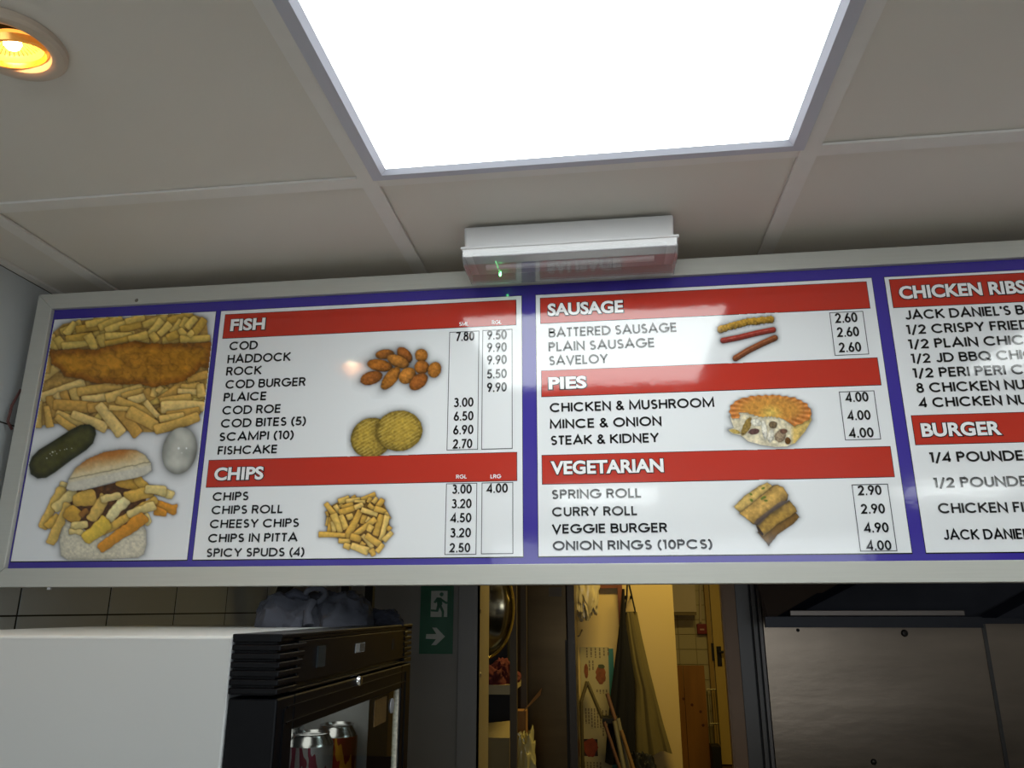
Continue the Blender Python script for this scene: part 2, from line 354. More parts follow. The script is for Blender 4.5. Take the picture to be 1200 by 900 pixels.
pbox((526.3, 389), (562, 388), (560, 527), (524, 528)); pbox((565.3, 387), (600.3, 386), (601, 526), (564.3, 527))
pbox((523, 566.7), (559.3, 566), (558.3, 650), (521, 650.3)); pbox((564.7, 565.7), (601.7, 565), (601.3, 649.3), (563.7, 649.3))
pbox((971.3, 366.6), (1011.6, 364.4), (1017.9, 415.3), (978.3, 417.2)); pbox((983, 459.3), (1024.1, 457.5), (1032.4, 514.8), (990, 516.4))
pbox((997.6, 568), (1039.6, 566.8), (1052, 645.6), (1008, 646.8))

# ---- stroke lettering (geometric sans), cap height 1
h = .072; T = 1 - h; B = h
def arc(cx, cy, rx, ry, a0, a1, n=14):
    return [(cx + rx * math.cos(math.radians(a0 + (a1 - a0) * i / n)), cy + ry * math.sin(math.radians(a0 + (a1 - a0) * i / n))) for i in range(n + 1)]
G = {
 'A': (.90, [[(.045, 0), (.45, .97), (.855, 0)], [(.19, .32), (.71, .32)]]),
 'B': (.68, [[(.07, B), (.07, T), (.36, T)] + arc(.38, .735, .19, .193, 90, -90) + [(.07, .542)], [(.07, B), (.38, B)] + arc(.40, .307, .215, .235, -90, 90) + [(.07, .542)]]),
 'C': (.95, [arc(.51, .5, .44, .43, 42, 318, 22)]),
 'D': (.84, [[(.07, B), (.07, T), (.32, T)] + arc(.34, .5, .43, .43, 90, -90, 18) + [(.07, B)]]),
 'E': (.58, [[(.55, T), (.07, T), (.07, B), (.55, B)], [(.07, .51), (.52, .51)]]),
 'F': (.54, [[(.52, T), (.07, T), (.07, 0)], [(.07, .51), (.47, .51)]]),
 'G': (1.0, [arc(.51, .5, .44, .43, 40, 350, 24) + [(.945, .47), (.56, .47)]]),
 'H': (.74, [[(.07, 0), (.07, 1)], [(.67, 0), (.67, 1)], [(.07, .52), (.67, .52)]]),
 'I': (.14, [[(.07, 0), (.07, 1)]]),
 'J': (.52, [[(.45, 1), (.45, .28)] + arc(.26, .27, .19, .2, 0, -165, 10)]),
 'K': (.74, [[(.07, 0), (.07, 1)], [(.68, .99), (.10, .48)], [(.22, .57), (.70, .01)]]),
 'L': (.50, [[(.07, 1), (.07, B), (.48, B)]]),
 'M': (1.0, [[(.07, 0), (.09, .95), (.50, .14), (.91, .95), (.93, 0)]]),
 'N': (.76, [[(.07, 0), (.07, .93), (.69, .07), (.69, 1)]]),
 'O': (1.0, [arc(.5, .5, .43, .43, 0, 360, 28)]),
 'P': (.62, [[(.07, 0), (.07, T), (.34, T)] + arc(.34, .71, .205, .218, 90, -90) + [(.07, .492)]]),
 'Q': (1.04, [arc(.5, .5, .43, .43, 0, 360, 28), [(.56, .30), (.98, .02)]]),
 'R': (.66, [[(.07, 0), (.07, T), (.34, T)] + arc(.36, .71, .205, .218, 90, -90) + [(.07, .492)], [(.36, .49), (.61, 0)]]),
 'S': (.60, [arc(.30, .725, .195, .205, 35, 240, 12) + [(.40, .465)] + arc(.30, .285, .215, .215, 50, -150, 12)]),
 'T': (.54, [[(.01, T), (.53, T)], [(.27, T), (.27, 0)]]),
 'U': (.70, [[(.07, 1), (.07, .36)] + arc(.35, .35, .28, .28, 180, 360, 14) + [(.63, 1)]]),
 'V': (.80, [[(.045, 1), (.40, .04), (.755, 1)]]),
 'W': (1.15, [[(.045, 1), (.31, .05), (.575, .95), (.84, .05), (1.1, 1)]]),
 'X': (.74, [[(.05, 0), (.69, 1)], [(.05, 1), (.69, 0)]]),
 'Y': (.76, [[(.04, 1), (.38, .46), (.72, 1)], [(.38, .48), (.38, 0)]]),
 'Z': (.66, [[(.05, T), (.58, T), (.06, B), (.62, B)]]),
 '0': (.62, [arc(.31, .5, .24, .43, 0, 360, 24)]),
 '1': (.34, [[(.03, T), (.24, T), (.24, 0)]]),
 '2': (.62, [arc(.30, .69, .225, .24, 172, -38, 12) + [(.08, B), (.58, B)]]),
 '3': (.60, [arc(.28, .74, .19, .19, 150, -70, 10) + [(.24, .545)], [(.24, .545), (.30, .545)] + arc(.28, .30, .235, .235, 75, -155, 12)]),
 '4': (.64, [[(.48, 0), (.48, .93), (.06, .26), (.62, .26)]]),
 '5': (.60, [[(.52, T), (.18, T), (.12, .54)] + arc(.28, .32, .24, .25, 118, -155, 14)]),
 '6': (.62, [arc(.31, .30, .23, .235, 0, 360, 20), [(.42, .99), (.11, .43)]]),
 '7': (.58, [[(.04, T), (.52, T), (.18, 0)]]),
 '8': (.60, [arc(.30, .745, .175, .19, 0, 360, 18), arc(.30, .30, .225, .235, 0, 360, 20)]),
 '9': (.62, [arc(.31, .70, .23, .235, 0, 360, 20), [(.20, .01), (.51, .57)]]),
 '&': (.74, [[(.70, .0), (.20, .66)] + arc(.32, .79, .15, .15, 215, -35, 10) + [(.14, .40)] + arc(.29, .26, .2, .2, 135, 300, 10) + [(.62, .42)]]),
 '(': (.30, [arc(.50, .45, .42, .62, 118, 242, 10)]),
 ')': (.30, [arc(-.20, .45, .42, .62, 62, -62, 10)]),
 '/': (.44, [[(.03, -.12), (.40, 1.02)]]),
 '.': (.18, [[(.02, .07), (.16, .07)]]),
 "'": (.14, [[(.07, 1), (.07, .70)]]),
}
def adv(c): return .34 if c == ' ' else G[c][0] + .12
def twidth(s): return sum(adv(c) for c in s) - .12
def ribbon(M, pts, X, th, yo):
    """constant-width stroke with mitred joints; X maps letter units to board x,z"""
    P = [Vector(X(p)) for p in pts]; n = len(P); closed = (P[0] - P[-1]).length < 1e-6
    L = []; Rr = []
    for i in range(n):
        if closed: a = P[i - 1] if i > 0 else P[-2]; b = P[i + 1] if i < n - 1 else P[1]
        else: a = P[i - 1] if i > 0 else None; b = P[i + 1] if i < n - 1 else None
        d1 = (P[i] - a).normalized() if a is not None else (b - P[i]).normalized()
        d2 = (b - P[i]).normalized() if b is not None else d1
        n1 = Vector((-d1.y, d1.x)); n2 = Vector((-d2.y, d2.x)); mm = n1 + n2
        if mm.length < 1e-4: mm = n1
        mm.normalize(); ln = th / 2 / max(mm.dot(n1), .42)
        L.append(P[i] + mm * ln); Rr.append(P[i] - mm * ln)
    vs = [(p.x, yo, p.y) for p in L] + [(p.x, yo, p.y) for p in Rr]
    M.add(vs, [(i, i + 1, n + i + 1, n + i) for i in range(n - 1)])
def text(s, x0, z0, ww, hh, th=.145, m_=None, off=None, vis=None, name='menu_text', slant=0.0, parent=None, yabs=None):
    M = MB(); sx = ww / twidth(vis or s); cx = 0; y = (BY - (off if off is not None else Z0['text'])) if yabs is None else yabs
    for c in s:
        if c != ' ':
            for st in G[c][1]:
                ribbon(M, st, lambda p, cx=cx: (x0 + (cx + p[0] * 1) * sx + slant * p[1] * hh, z0 + p[1] * hh), th * (hh + sx) / 2, y)
        cx += adv(c)
    me = M.build(name, m_ or ink_m, parent or board); return me
def line(s, xl, xr, y, cap=10.0, vis=None, th=.185, name='menu_text', m_=None):
    a = bp(xl, y); b_ = bp(xr, y); c = bp(xl, y - cap)
    # left-hand x comes from pixels; the row is level on the board
    return text(s, a.x, a.z, b_.x - a.x, (c.z - a.z), th=th, vis=vis, name=name, m_=m_)
for s, xl, xr, y in (('COD', 269, 301.7, 410.7), ('HADDOCK', 266.7, 340.3, 426), ('ROCK', 265.3, 306.3, 440.3), ('COD BURGER', 264.3, 357.7, 455.7), ('PLAICE', 262.3, 312, 470.7),
                     ('COD ROE', 260.7, 328.7, 486), ('COD BITES (5)', 259, 358.3, 501.3), ('SCAMPI (10)', 257, 344, 517), ('FISHCAKE', 255.3, 324.7, 533),
                     ('CHIPS', 249.3, 291.3, 587), ('CHIPS ROLL', 248, 331.3, 602.7), ('CHEESY CHIPS', 246, 350.3, 619), ('CHIPS IN PITTA', 244, 348.7, 635.7), ('SPICY SPUDS (4)', 242, 356.7, 652.7)):
    line(s, xl, xr, y, 9.6)
for s, xl, xr, y in (('BATTERED SAUSAGE', 643.1, 793.5, 395.5), ('PLAIN SAUSAGE', 643, 767.4, 412), ('SAVELOY', 643.5, 712.4, 428.2), ('CHICKEN & MUSHROOM', 644.6, 837.5, 483.2),
                     ('MINCE & ONION', 644.6, 775.5, 502.6), ('STEAK & KIDNEY', 645.6, 772.4, 521.6), ('SPRING ROLL', 646.8, 751.6, 584.8), ('CURRY ROLL', 647.2, 746.8, 605.2),
                     ('VEGGIE BURGER', 647.2, 782, 625.2), ('ONION RINGS (10PCS)', 648, 835.2, 644.8)):
    line(s, xl, xr, y, 10.4)
for s, vis, xl, xr, y, cp in (("JACK DANIEL'S B", "JACK DANIEL'S", 1061, 1185.8, 374.8, 10.6), ('1/2 CRISPY FRIED', '1/2 CRISPY', 1062.4, 1154.7, 392, 10.6), ('1/2 PLAIN CHICKEN', '1/2 PLAIN', 1064.7, 1147, 409, 10.6),
        ('1/2 JD BBQ CHICKEN', '1/2 JD BBQ', 1067.9, 1162.6, 425.8, 10.6), ('1/2 PERI PERI CHICKEN', '1/2 PERI PERI', 1070, 1179.5, 443, 10.8), ('8 CHICKEN NUGGETS', '8 CHICKEN', 1074.3, 1171.8, 460.4, 11),
        ('4 CHICKEN NUGGETS', '4 CHICKEN', 1077.5, 1175, 477.7, 11), ('1/4 POUNDER', '1/4 POUND', 1089.7, 1189.5, 542, 11.4), ('1/2 POUNDER', '1/2 POUND', 1094.3, 1194, 571.6, 11.4),
        ('CHICKEN FILLET', 'CHICKEN', 1100, 1181.3, 601.6, 11.6), ("JACK DANIEL'S", 'JACK DANI', 1106, 1190, 632.6, 11.8)):
    line(s, xl, xr, y, cp, vis=vis)
for s, xl, xr, y in (('7.80', 534.3, 555.7, 400), ('3.00', 532, 554.7, 477.3), ('6.50', 532, 554.7, 493.3), ('6.90', 531.3, 554.7, 509.3), ('2.70', 531, 553.3, 525.7),
                     ('9.50', 571, 593.7, 398.3), ('9.90', 571, 593.7, 412.9), ('9.90', 571, 593.7, 427.5), ('5.50', 571, 593.7, 443.8), ('9.90', 571, 593.7, 459.6),
                     ('3.00', 530, 552.7, 578.7), ('3.20', 529.5, 552.5, 595.7), ('4.50', 528.3, 552.3, 612.3), ('3.20', 527.8, 551.8, 629.7), ('2.50', 527, 551, 647.3), ('4.00', 570.7, 595, 577.7),
                     ('2.60', 979.4, 1005, 378.7), ('2.60', 981.6, 1007, 395.2), ('2.60', 983.8, 1009.4, 413.1), ('4.00', 991.5, 1017.9, 471.4), ('4.00', 993.7, 1020.4, 492.7), ('4.00', 995.6, 1024, 513.2),
                     ('2.90', 1006, 1033.2, 580.4), ('2.90', 1009.6, 1037.2, 602), ('4.90', 1013.2, 1041.6, 624), ('4.00', 1016, 1044.8, 644.8)):
    line(s, xl, xr, y, 10.6 if xl < 900 else 11.2, name='price_text', th=.19)
for s, xl, xr, y in (('SML', 538.3, 549, 382.3), ('RGL', 576.7, 587.7, 380.3), ('RGL', 534.7, 547, 561), ('LRG', 575, 587.3, 560.7)):
    line(s, xl, xr, y, 4.4, name='size_text', m_=hwhite_m, th=.2)

# ---- heavy headings with black outline, from Blender's own typeface
def font_mesh(t, offset):
    cu = bpy.data.curves.new('heading', 'FONT'); cu.body = t; cu.offset = offset; cu.resolution_u = 4; cu.fill_mode = 'FRONT'
    o = bpy.data.objects.new('heading', cu); COL.objects.link(o); dg = bpy.context.evaluated_depsgraph_get(); dg.update()
    me = bpy.data.meshes.new_from_object(o.evaluated_get(dg)); bpy.data.objects.remove(o); bpy.data.curves.remove(cu)
    V = np.array([v.co[:] for v in me.vertices]); Fc = [tuple(p.vertices) for p in me.polygons]; bpy.data.meshes.remove(me); return V, Fc
HO, HK = 0.036, 0.078
def heading(t, xl, xr, yb, cap, vis=None):
    a = bp(xl, yb); b_ = bp(xr, yb); c = bp(xl, yb - cap)
    V0, F0 = font_mesh(t, HO); Vv, _ = (V0, 0) if vis is None else font_mesh(vis, HO)
    Vh, _ = font_mesh('H', HO); hz0, hz1 = Vh[:, 1].min(), Vh[:, 1].max()
    mx0, mx1 = Vv[:, 0].min(), Vv[:, 0].max(); sx = (b_.x - a.x) / (mx1 - mx0); sz = (c.z - a.z) / (hz1 - hz0)
    V1, F1 = font_mesh(t, HK)
    for V, Fc, m_, off, dx, dz in ((V1, F1, ink_m, Z0['text'], 0.0002, -0.0002), (V0, F0, hwhite_m, Z0['head'], 0, 0)):
        M = MB(); M.add([(a.x + (v[0] - mx0) * sx + dx, BY - off, a.z + (v[1] - hz0) * sz + dz) for v in V], Fc)
        M.build('heading_text' if m_ is hwhite_m else 'heading_outline', m_, board)
heading('FISH', 270, 310.3, 388.3, 13.6); heading('CHIPS', 251, 308.5, 563.3, 15); heading('SAUSAGE', 642, 730.7, 370.6, 14.2); heading('PIES', 643, 687.5, 456.8, 14.2)
heading('VEGETARIAN', 645.4, 778, 556.4, 15.6); heading('CHICKEN RIBS', 1054.3, 1152.3, 351, 15, vis='CHICKEN'); heading('BURGER', 1080.4, 1174.5, 512.3, 16)

p = PY(57, 690, BY); box('clip', whitep_m, board, p[0] - .003, p[0] + .003, BY, BY + .004, .0295, .0335)
# ---- printed food pictures: a fine mesh whose colours are computed here
rng = np.random.RandomState(3)
def vnoise(X, Y, sc, seed):
    rs = np.random.RandomState(seed); N = 256; tb = rs.rand(N, N)
    x = X / sc + 37.3; y = Y / sc + 91.7; xi = np.floor(x).astype(int); yi = np.floor(y).astype(int); fx = x - xi; fy = y - yi
    fx = fx * fx * (3 - 2 * fx); fy = fy * fy * (3 - 2 * fy); q = lambda a, b: tb[a % N, b % N]
    return (q(xi, yi) * (1 - fx) + q(xi + 1, yi) * fx) * (1 - fy) + (q(xi, yi + 1) * (1 - fx) + q(xi + 1, yi + 1) * fx) * fy
def fbm(X, Y, sc, seed): return (vnoise(X, Y, sc, seed) + .5 * vnoise(X, Y, sc / 2, seed + 1) + .25 * vnoise(X, Y, sc / 4, seed + 2)) / 1.75
WH = np.array([236, 238, 240.])
class Canvas:
    def __init__(s, x0, y0, x1, y1, step):
        s.xs = np.arange(x0, x1 + step / 2, step); s.ys = np.arange(y0, y1 + step / 2, step)
        s.X, s.Y = np.meshgrid(s.xs, s.ys); s.C = np.ones(s.X.shape + (3,)) * WH; s.clip = None; s.M = np.zeros(s.X.shape); V = np.stack([s.X - 600, s.Y - 450, np.full(s.X.shape, F)], 2) @ RM; s.WZ = V[..., 2] * (BY / V[..., 1])
    def blend(s, a, col): s.M = np.maximum(s.M, np.clip(a, 0, 1)); a = np.clip(a, 0, 1)[..., None]; s.C = s.C * (1 - a) + np.asarray(col) * a
    def shadow(s, d, dx=1.2, amt=.32, soft=3.0):
        a = amt * np.exp(-np.maximum(d, 0) / soft) * (d < 12); s.C = s.C * (1 - np.clip(a, 0, 1)[..., None])
    def poly_sdf(s, pts, mapf=None):
        P = [mapf(*p) for p in pts] if mapf else pts
        X, Y = s.X, s.Y; dm = np.full(X.shape, 1e9); ins = np.zeros(X.shape, bool); n = len(P)
        for i in range(n):
            ax, ay = P[i]; bx_, by_ = P[(i + 1) % n]; ex, ey = bx_ - ax, by_ - ay; L2 = ex * ex + ey * ey + 1e-9
            t = np.clip(((X - ax) * ex + (Y - ay) * ey) / L2, 0, 1); dm = np.minimum(dm, np.hypot(X - ax - t * ex, Y - ay - t * ey))
            if ay != by_: ins ^= ((ay > Y) != (by_ > Y)) & (X < (bx_ - ax) * (Y - ay) / (by_ - ay) + ax)
        return np.where(ins, -dm, dm)
    def fry(s, x0, y0, x1, y1, w_, col=(214, 176, 92), sh=.25, rnd=.45, seed=0, wob=.5):
        L = math.hypot(x1 - x0, y1 - y0) + 1e-6; ux, uy = (x1 - x0) / L, (y1 - y0) / L; cx, cy = (x0 + x1) / 2, (y0 + y1) / 2
        a = (s.X - cx) * ux + (s.Y - cy) * uy; b = -(s.X - cx) * uy + (s.Y - cy) * ux; rr = rnd * w_ / 2
        b = b + (((seed * 37) % 11) - 5) / 5 * .10 * w_ * (1 - (a / (L / 2 + .1)) ** 2); b = b * (1 + (((seed * 53) % 9) - 4) / 4 * .16 * a / (L / 2 + .1))
        wv = (vnoise(s.X, s.Y, 6, 50 + seed) - .5) * wob
        qx = np.abs(a) - L / 2 + rr; qy = np.abs(b) - w_ / 2 + rr
        d = np.hypot(np.maximum(qx, 0), np.maximum(qy, 0)) + np.minimum(np.maximum(qx, qy), 0) - rr + wv
        s.shadow(d, amt=sh, soft=1.3)
        up = -1 if ux >= 0 else 1
        sd = np.clip(b / (w_ / 2) * (1 if ux >= 0 else -1), -1, 1)         # -1 upper side, +1 lower side
        base = np.array(col) * (1.03 - 0.12 * sd + .12 * (fbm(s.X, s.Y, 3, 90 + seed) - .5) * 2)[..., None]
        rim = np.exp(-np.abs(d) / .55)[..., None]; base = base * (1 - rim * np.array([.20, .30, .44]))
        s.blend(.5 - d / .7, base)
    def ell(s, cx, cy, rx, ry, ang, col, shade=.25, sh=.3, tex=3, seed=0, rim=.35, light=(-.4, -.6), bump=0.0, sdw=2.2):
        c, n = math.cos(math.radians(ang)), math.sin(math.radians(ang)); a = (s.X - cx) * c + (s.Y - cy) * n; b = -(s.X - cx) * n + (s.Y - cy) * c
        r_ = np.hypot(a / rx, b / ry) + bump * (fbm(s.X, s.Y, 3, seed) - .5); d = (r_ - 1) * min(rx, ry)
        s.shadow(d, amt=sh, soft=sdw)
        lx = ((s.X - cx) * light[0] + (s.Y - cy) * light[1]) / max(rx, ry)
        base = np.array(col) * (1 + shade * lx + .26 * (fbm(s.X, s.Y, tex, seed + 5) - .5) * 2 * (shade > .1) - rim * np.clip(r_, 0, 1) ** 4)[..., None]
        s.blend(.5 - d / .8, base); return d
    def build(s, name, off=None, zlim=(-9, 9)):
        C = np.clip(s.C, 0, 255) / 255; lin = np.where(C <= .04045, C / 12.92, ((C + .055) / 1.055) ** 2.4)
        ny, nx = s.X.shape; diff = np.abs(s.C - WH).max(2) > 2.5
        lim = (s.WZ > zlim[0] + .0003) & (s.WZ < zlim[1] - .0003) | (s.M > .6)
        if s.clip is None: s.clip = lim
        if s.clip is not None: diff &= s.clip
        keep = diff[:-1, :-1] | diff[1:, :-1] | diff[:-1, 1:] | diff[1:, 1:]
        if s.clip is not None: keep &= s.clip[:-1, :-1] & s.clip[1:, :-1] & s.clip[:-1, 1:] & s.clip[1:, 1:]
        jj, ii = np.nonzero(keep); a = jj * nx + ii; faces = np.stack([a, a + nx, a + nx + 1, a + 1], 1)
        used, inv = np.unique(faces, return_inverse=True); faces = inv.reshape(-1, 4)
        fxs, fys = s.X.ravel()[used], s.Y.ravel()[used]
        V = np.stack([fxs - 600, fys - 450, np.full(fxs.shape, F)], 1) @ RM; V = V * (BY / V[:, 1])[:, None]; V[:, 1] = BY - (off or Z0['pic'])
        o3 = np.array(wpos(board)); me = bpy.data.meshes.new(name); me.from_pydata((V - o3).tolist(), [], faces.tolist()); me.update()
        at = me.color_attributes.new('print', 'FLOAT_COLOR', 'POINT'); cc = np.ones((len(used), 4), np.float32); cc[:, :3] = lin.reshape(-1, 3)[used]
        at.data.foreach_set('color', cc.ravel()); me.materials.append(pic_m); o = bpy.data.objects.new(name, me); COL.objects.link(o); o.parent = board; return o
pic_m = bpy.data.materials.new('print_picture'); pic_m.use_nodes = True
_b = pic_m.node_tree.nodes['Principled BSDF']; _b.inputs['Roughness'].default_value = .075; _b.inputs['Specular IOR Level'].default_value = .68
_a = pic_m.node_tree.nodes.new('ShaderNodeVertexColor'); _a.layer_name = 'print'; pic_m.node_tree.links.new(_a.outputs[0], _b.inputs['Base Color'])
FR = [(216, 182, 90), (230, 198, 104), (206, 166, 72), (224, 190, 96), (236, 208, 124)]

# big picture: battered fish on chips, gherkin, egg, filled bun
c = Canvas(12, 362, 254, 662, 0.75)
z1 = lambda u, v: (30 + u / 5.217, 355 + v / 5.217)
up = [z1(*p) for p in [(150, 200), (230, 130), (320, 112), (560, 80), (620, 105), (720, 80), (1000, 62), (1105, 100), (1118, 205), (1135, 330), (1110, 560), (1085, 660), (1000, 750), (820, 790), (690, 790), (500, 770), (330, 760), (200, 740), (160, 740), (50, 760), (80, 560), (95, 420), (120, 300)]]
d = c.poly_sdf(up); c.shadow(d, amt=.35, soft=2.5)
c.blend(.5 - d, np.array([188, 148, 74]) * (0.75 + .5 * fbm(c.X, c.Y, 4, 11))[..., None])
rs = random.Random(5)
for i in range(90):
    u = rs.uniform(140, 1080); v = rs.choice([rs.uniform(100, 250), rs.uniform(500, 700)]); a = rs.uniform(-.6, .9); L = rs.uniform(40, 80)
    p, q = z1(u - L * math.cos(a), v + L * math.sin(a)), z1(u + L * math.cos(a), v - L * math.sin(a))
    if c.poly_sdf([p, q, ((p[0] + q[0]) / 2, (p[1] + q[1]) / 2 + 1)]).min() > 5: continue
    dd = max(0, 0)
    inside = all(Canvas.poly_sdf.__get__(type('T', (), {'X': np.array([[pt[0]]]), 'Y': np.array([[pt[1]]])})())(up)[0, 0] < -2 for pt in (p, q))
    if inside: c.fry(*p, *q, rs.uniform(7, 9), rs.choice(FR[:4]), seed=i)
def fr2(z, a, b_, e, g_, w_, col, seed, sh, k=.10, **kw):
    a, e = a - (e - a) * k, e + (e - a) * k; b_, g_ = b_ - (g_ - b_) * k, g_ + (g_ - b_) * k; c.fry(*z(a, b_), *z(e, g_), w_ * .95, col, seed=seed, sh=sh, **kw)
TOPF = [(225, 175, 335, 130, 48), (250, 190, 300, 125, 40), (320, 165, 440, 150, 40), (380, 130, 500, 105, 38), (460, 150, 580, 95, 44), (500, 170, 610, 130, 42), (590, 160, 700, 130, 40), (620, 115, 720, 90, 38), (730, 135, 860, 95, 42),
        (760, 190, 830, 110, 40), (880, 110, 1010, 70, 36), (900, 180, 950, 110, 42), (960, 150, 985, 95, 40), (990, 150, 1040, 95, 40), (1030, 185, 1090, 105, 44), (160, 200, 180, 290, 42), (190, 215, 225, 270, 48), (235, 265, 370, 235, 50),
        (260, 220, 400, 205, 40), (380, 200, 420, 280, 50), (460, 200, 480, 265, 46), (500, 205, 640, 200, 38), (500, 250, 640, 215, 36), (640, 225, 740, 195, 46), (770, 190, 800, 235, 44), (820, 190, 880, 130, 40), (870, 215, 930, 190, 44), (945, 165, 990, 230, 40), (960, 225, 1115, 215, 42), (1000, 180, 1020, 200, 40)]
for i, (a, b_, e, g_, w_) in enumerate(TOPF): fr2(z1, a, b_, e, g_, w_ / 4.5, FR[i % 4], i, .28)
BOTF = [(100, 460, 200, 390, 54), (130, 420, 150, 330, 46), (95, 580, 340, 495, 60), (150, 580, 165, 690, 52), (80, 610, 70, 750, 56), (130, 640, 150, 750, 40), (185, 560, 215, 600, 44), (235, 545, 260, 610, 46), (290, 530, 310, 600, 50), (340, 545, 570, 510, 50), (360, 590, 520, 570, 44),
        (190, 625, 400, 640, 66), (200, 680, 340, 750, 46), (195, 700, 290, 770, 44), (300, 685, 480, 760, 56), (400, 640, 600, 610, 50), (510, 580, 700, 520, 54), (600, 570, 720, 535, 34), (640, 600, 760, 560, 50), (740, 530, 770, 590, 46), (790, 520, 780, 570, 36), (575, 600, 780, 680, 54),
        (455, 635, 580, 790, 66), (560, 660, 680, 795, 62), (520, 640, 640, 650, 30), (640, 670, 790, 750, 72), (740, 610, 810, 690, 34), (835, 590, 970, 495, 50), (810, 545, 835, 515, 34), (960, 520, 1060, 510, 52), (940, 540, 1040, 545, 34), (1000, 470, 1110, 440, 44), (1070, 500, 1080, 570, 48),
        (840, 610, 1000, 580, 54), (850, 640, 1080, 635, 66), (880, 690, 1050, 660, 50), (830, 710, 960, 690, 40), (810, 770, 1040, 700, 58)]
for i, (a, b_, e, g_, w_) in enumerate(BOTF): fr2(z1, a, b_, e, g_, w_ / 4.7, [(226, 190, 106), (216, 174, 88), (232, 200, 124), (206, 160, 76)][i % 4], 40 + i, .32)
fish = [z1(*p) for p in [(150, 285), (200, 290), (330, 282), (430, 290), (500, 265), (600, 250), (670, 232), (760, 250), (860, 250), (950, 245), (1050, 248), (1135, 238), (1133, 320), (1120, 400), (1070, 390), (1040, 430), (960, 480), (860, 500), (780, 515), (700, 495), (590, 500), (500, 490), (420, 490), (330, 460), (240, 450), (215, 410), (160, 370)]]
d = c.poly_sdf(fish) + (fbm(c.X, c.Y, 3, 21) - .5) * 2.2; c.shadow(d, amt=.45, soft=1.8)
n1 = fbm(c.X, c.Y, 14, 22); n2 = fbm(c.X, c.Y, 4, 25); nr = np.abs(fbm(c.X + 3 * n2, c.Y * 1.3, 9, 29) - .5) * 2
core = np.clip(-d / 9, 0, 1)
col = np.array([138, 82, 20]) * (1 - core[..., None]) + np.array([190, 130, 32]) * core[..., None]
col = col * (.72 + .34 * n1 + .30 * n2 - .22 * np.exp(-nr * 7))[..., None]; hl = np.clip((n1 - .55) * 3, 0, 1)[..., None] * core[..., None]; col = col * (1 - .35 * hl) + np.array([226, 168, 60]) * .35 * hl
c.blend(.5 - d / .8, col)
z2 = lambda u, v: (25 + u / 5.141, 490 + v / 5.141)
# gherkin
gh = [z2(*p) for p in [(52, 280), (70, 235), (110, 195), (200, 140), (300, 75), (360, 45), (410, 42), (440, 60), (448, 95), (430, 150), (390, 190), (300, 250), (200, 325), (150, 355), (100, 360), (62, 335)]]
d = c.poly_sdf(gh); d = d - .8; c.shadow(d, amt=.35, soft=2.5); core = np.clip(-d / 8, 0, 1)[..., None]
col = (np.array([40, 42, 22]) * (1 - core) + np.array([78, 76, 34]) * core) * (.85 + .3 * fbm(c.X, c.Y, 5, 33))[..., None]; c.blend(.5 - d / .8, col)
for (u, v, q) in ((155, 242, 6), (175, 215, 5), (190, 205, 8), (205, 200, 4), (235, 195, 4), (262, 190, 4), (275, 186, 5), (305, 182, 4), (215, 215, 4), (185, 225, 4)): c.ell(*z2(u, v), q / 8, q / 9, 0, (225, 228, 205), shade=0, sh=0, rim=0)
# egg
c.ell(*z2(955, 197), 103 / 5.14, 142 / 5.14, 12, (196, 196, 186), shade=.22, sh=.4, tex=20, rim=.34, light=(-.1, -.5), seed=40, sdw=3)
for (u, v, q) in ((949, 182, 8), (996, 182, 6), (968, 210, 3)): c.ell(*z2(u, v), q / 6.5, q / 5.5, 20, (248, 250, 250), shade=0, sh=0, rim=0)
# bottom half of the bun
bb = [z2(*p) for p in [(250, 640), (300, 610), (720, 620), (748, 680), (750, 760), (735, 815), (700, 835), (500, 845), (380, 848), (280, 848), (245, 825), (236, 740)]]
d = c.poly_sdf(bb) - 1; c.shadow(d, amt=.4, soft=2.5); n = fbm(c.X, c.Y, 2.4, 51)
c.blend(.5 - d / .8, np.array([224, 216, 192]) * (.82 + .28 * n - .20 * np.exp(d / 2.2))[..., None])
# filling: dark meat then chips
mt = [z2(*p) for p in [(300, 440), (420, 425), (600, 380), (720, 370), (760, 430), (740, 600), (600, 660), (400, 680), (280, 620), (250, 520)]]
d = c.poly_sdf(mt); c.blend(.5 - d, np.array([96, 56, 22]) * (.6 + .8 * fbm(c.X, c.Y, 4, 55))[..., None])
BUN = [(590, 380, 740, 420, 62, 0), (700, 360, 750, 420, 50, 1), (240, 400, 270, 410, 34, 4), (140, 640, 240, 445, 52, 3), (160, 650, 220, 590, 46, 1), (210, 540, 320, 450, 58, 4), (330, 500, 440, 480, 84, 1), (185, 735, 270, 540, 48, 3), (280, 560, 350, 610, 80, 0), (360, 590, 400, 560, 34, 2), (310, 650, 390, 640, 44, 4), (300, 685, 370, 690, 30, 4),
       (640, 470, 780, 440, 62, 1), (790, 430, 905, 465, 44, 4), (760, 430, 860, 440, 50, 4), (800, 510, 920, 550, 52, 5), (810, 560, 870, 575, 40, 5), (740, 590, 770, 635, 44, 4), (430, 600, 500, 480, 60, 3), (490, 490, 590, 470, 40, 4), (540, 600, 630, 500, 60, 6), (520, 670, 780, 510, 46, 1), (660, 580, 790, 530, 46, 4), (390, 720, 510, 625, 78, 7), (500, 770, 720, 610, 60, 5)]
BC = [(206, 160, 60), (214, 172, 76), (150, 100, 40), (214, 178, 92), (222, 200, 130), (206, 140, 38), (232, 218, 160), (222, 188, 70)]
for i, (a, b_, e, g_, w_, ci) in enumerate(BUN): fr2(z2, a, b_, e, g_, w_ / 4.4, BC[ci], 120 + i, .34, .14, rnd=.55, wob=2.2)
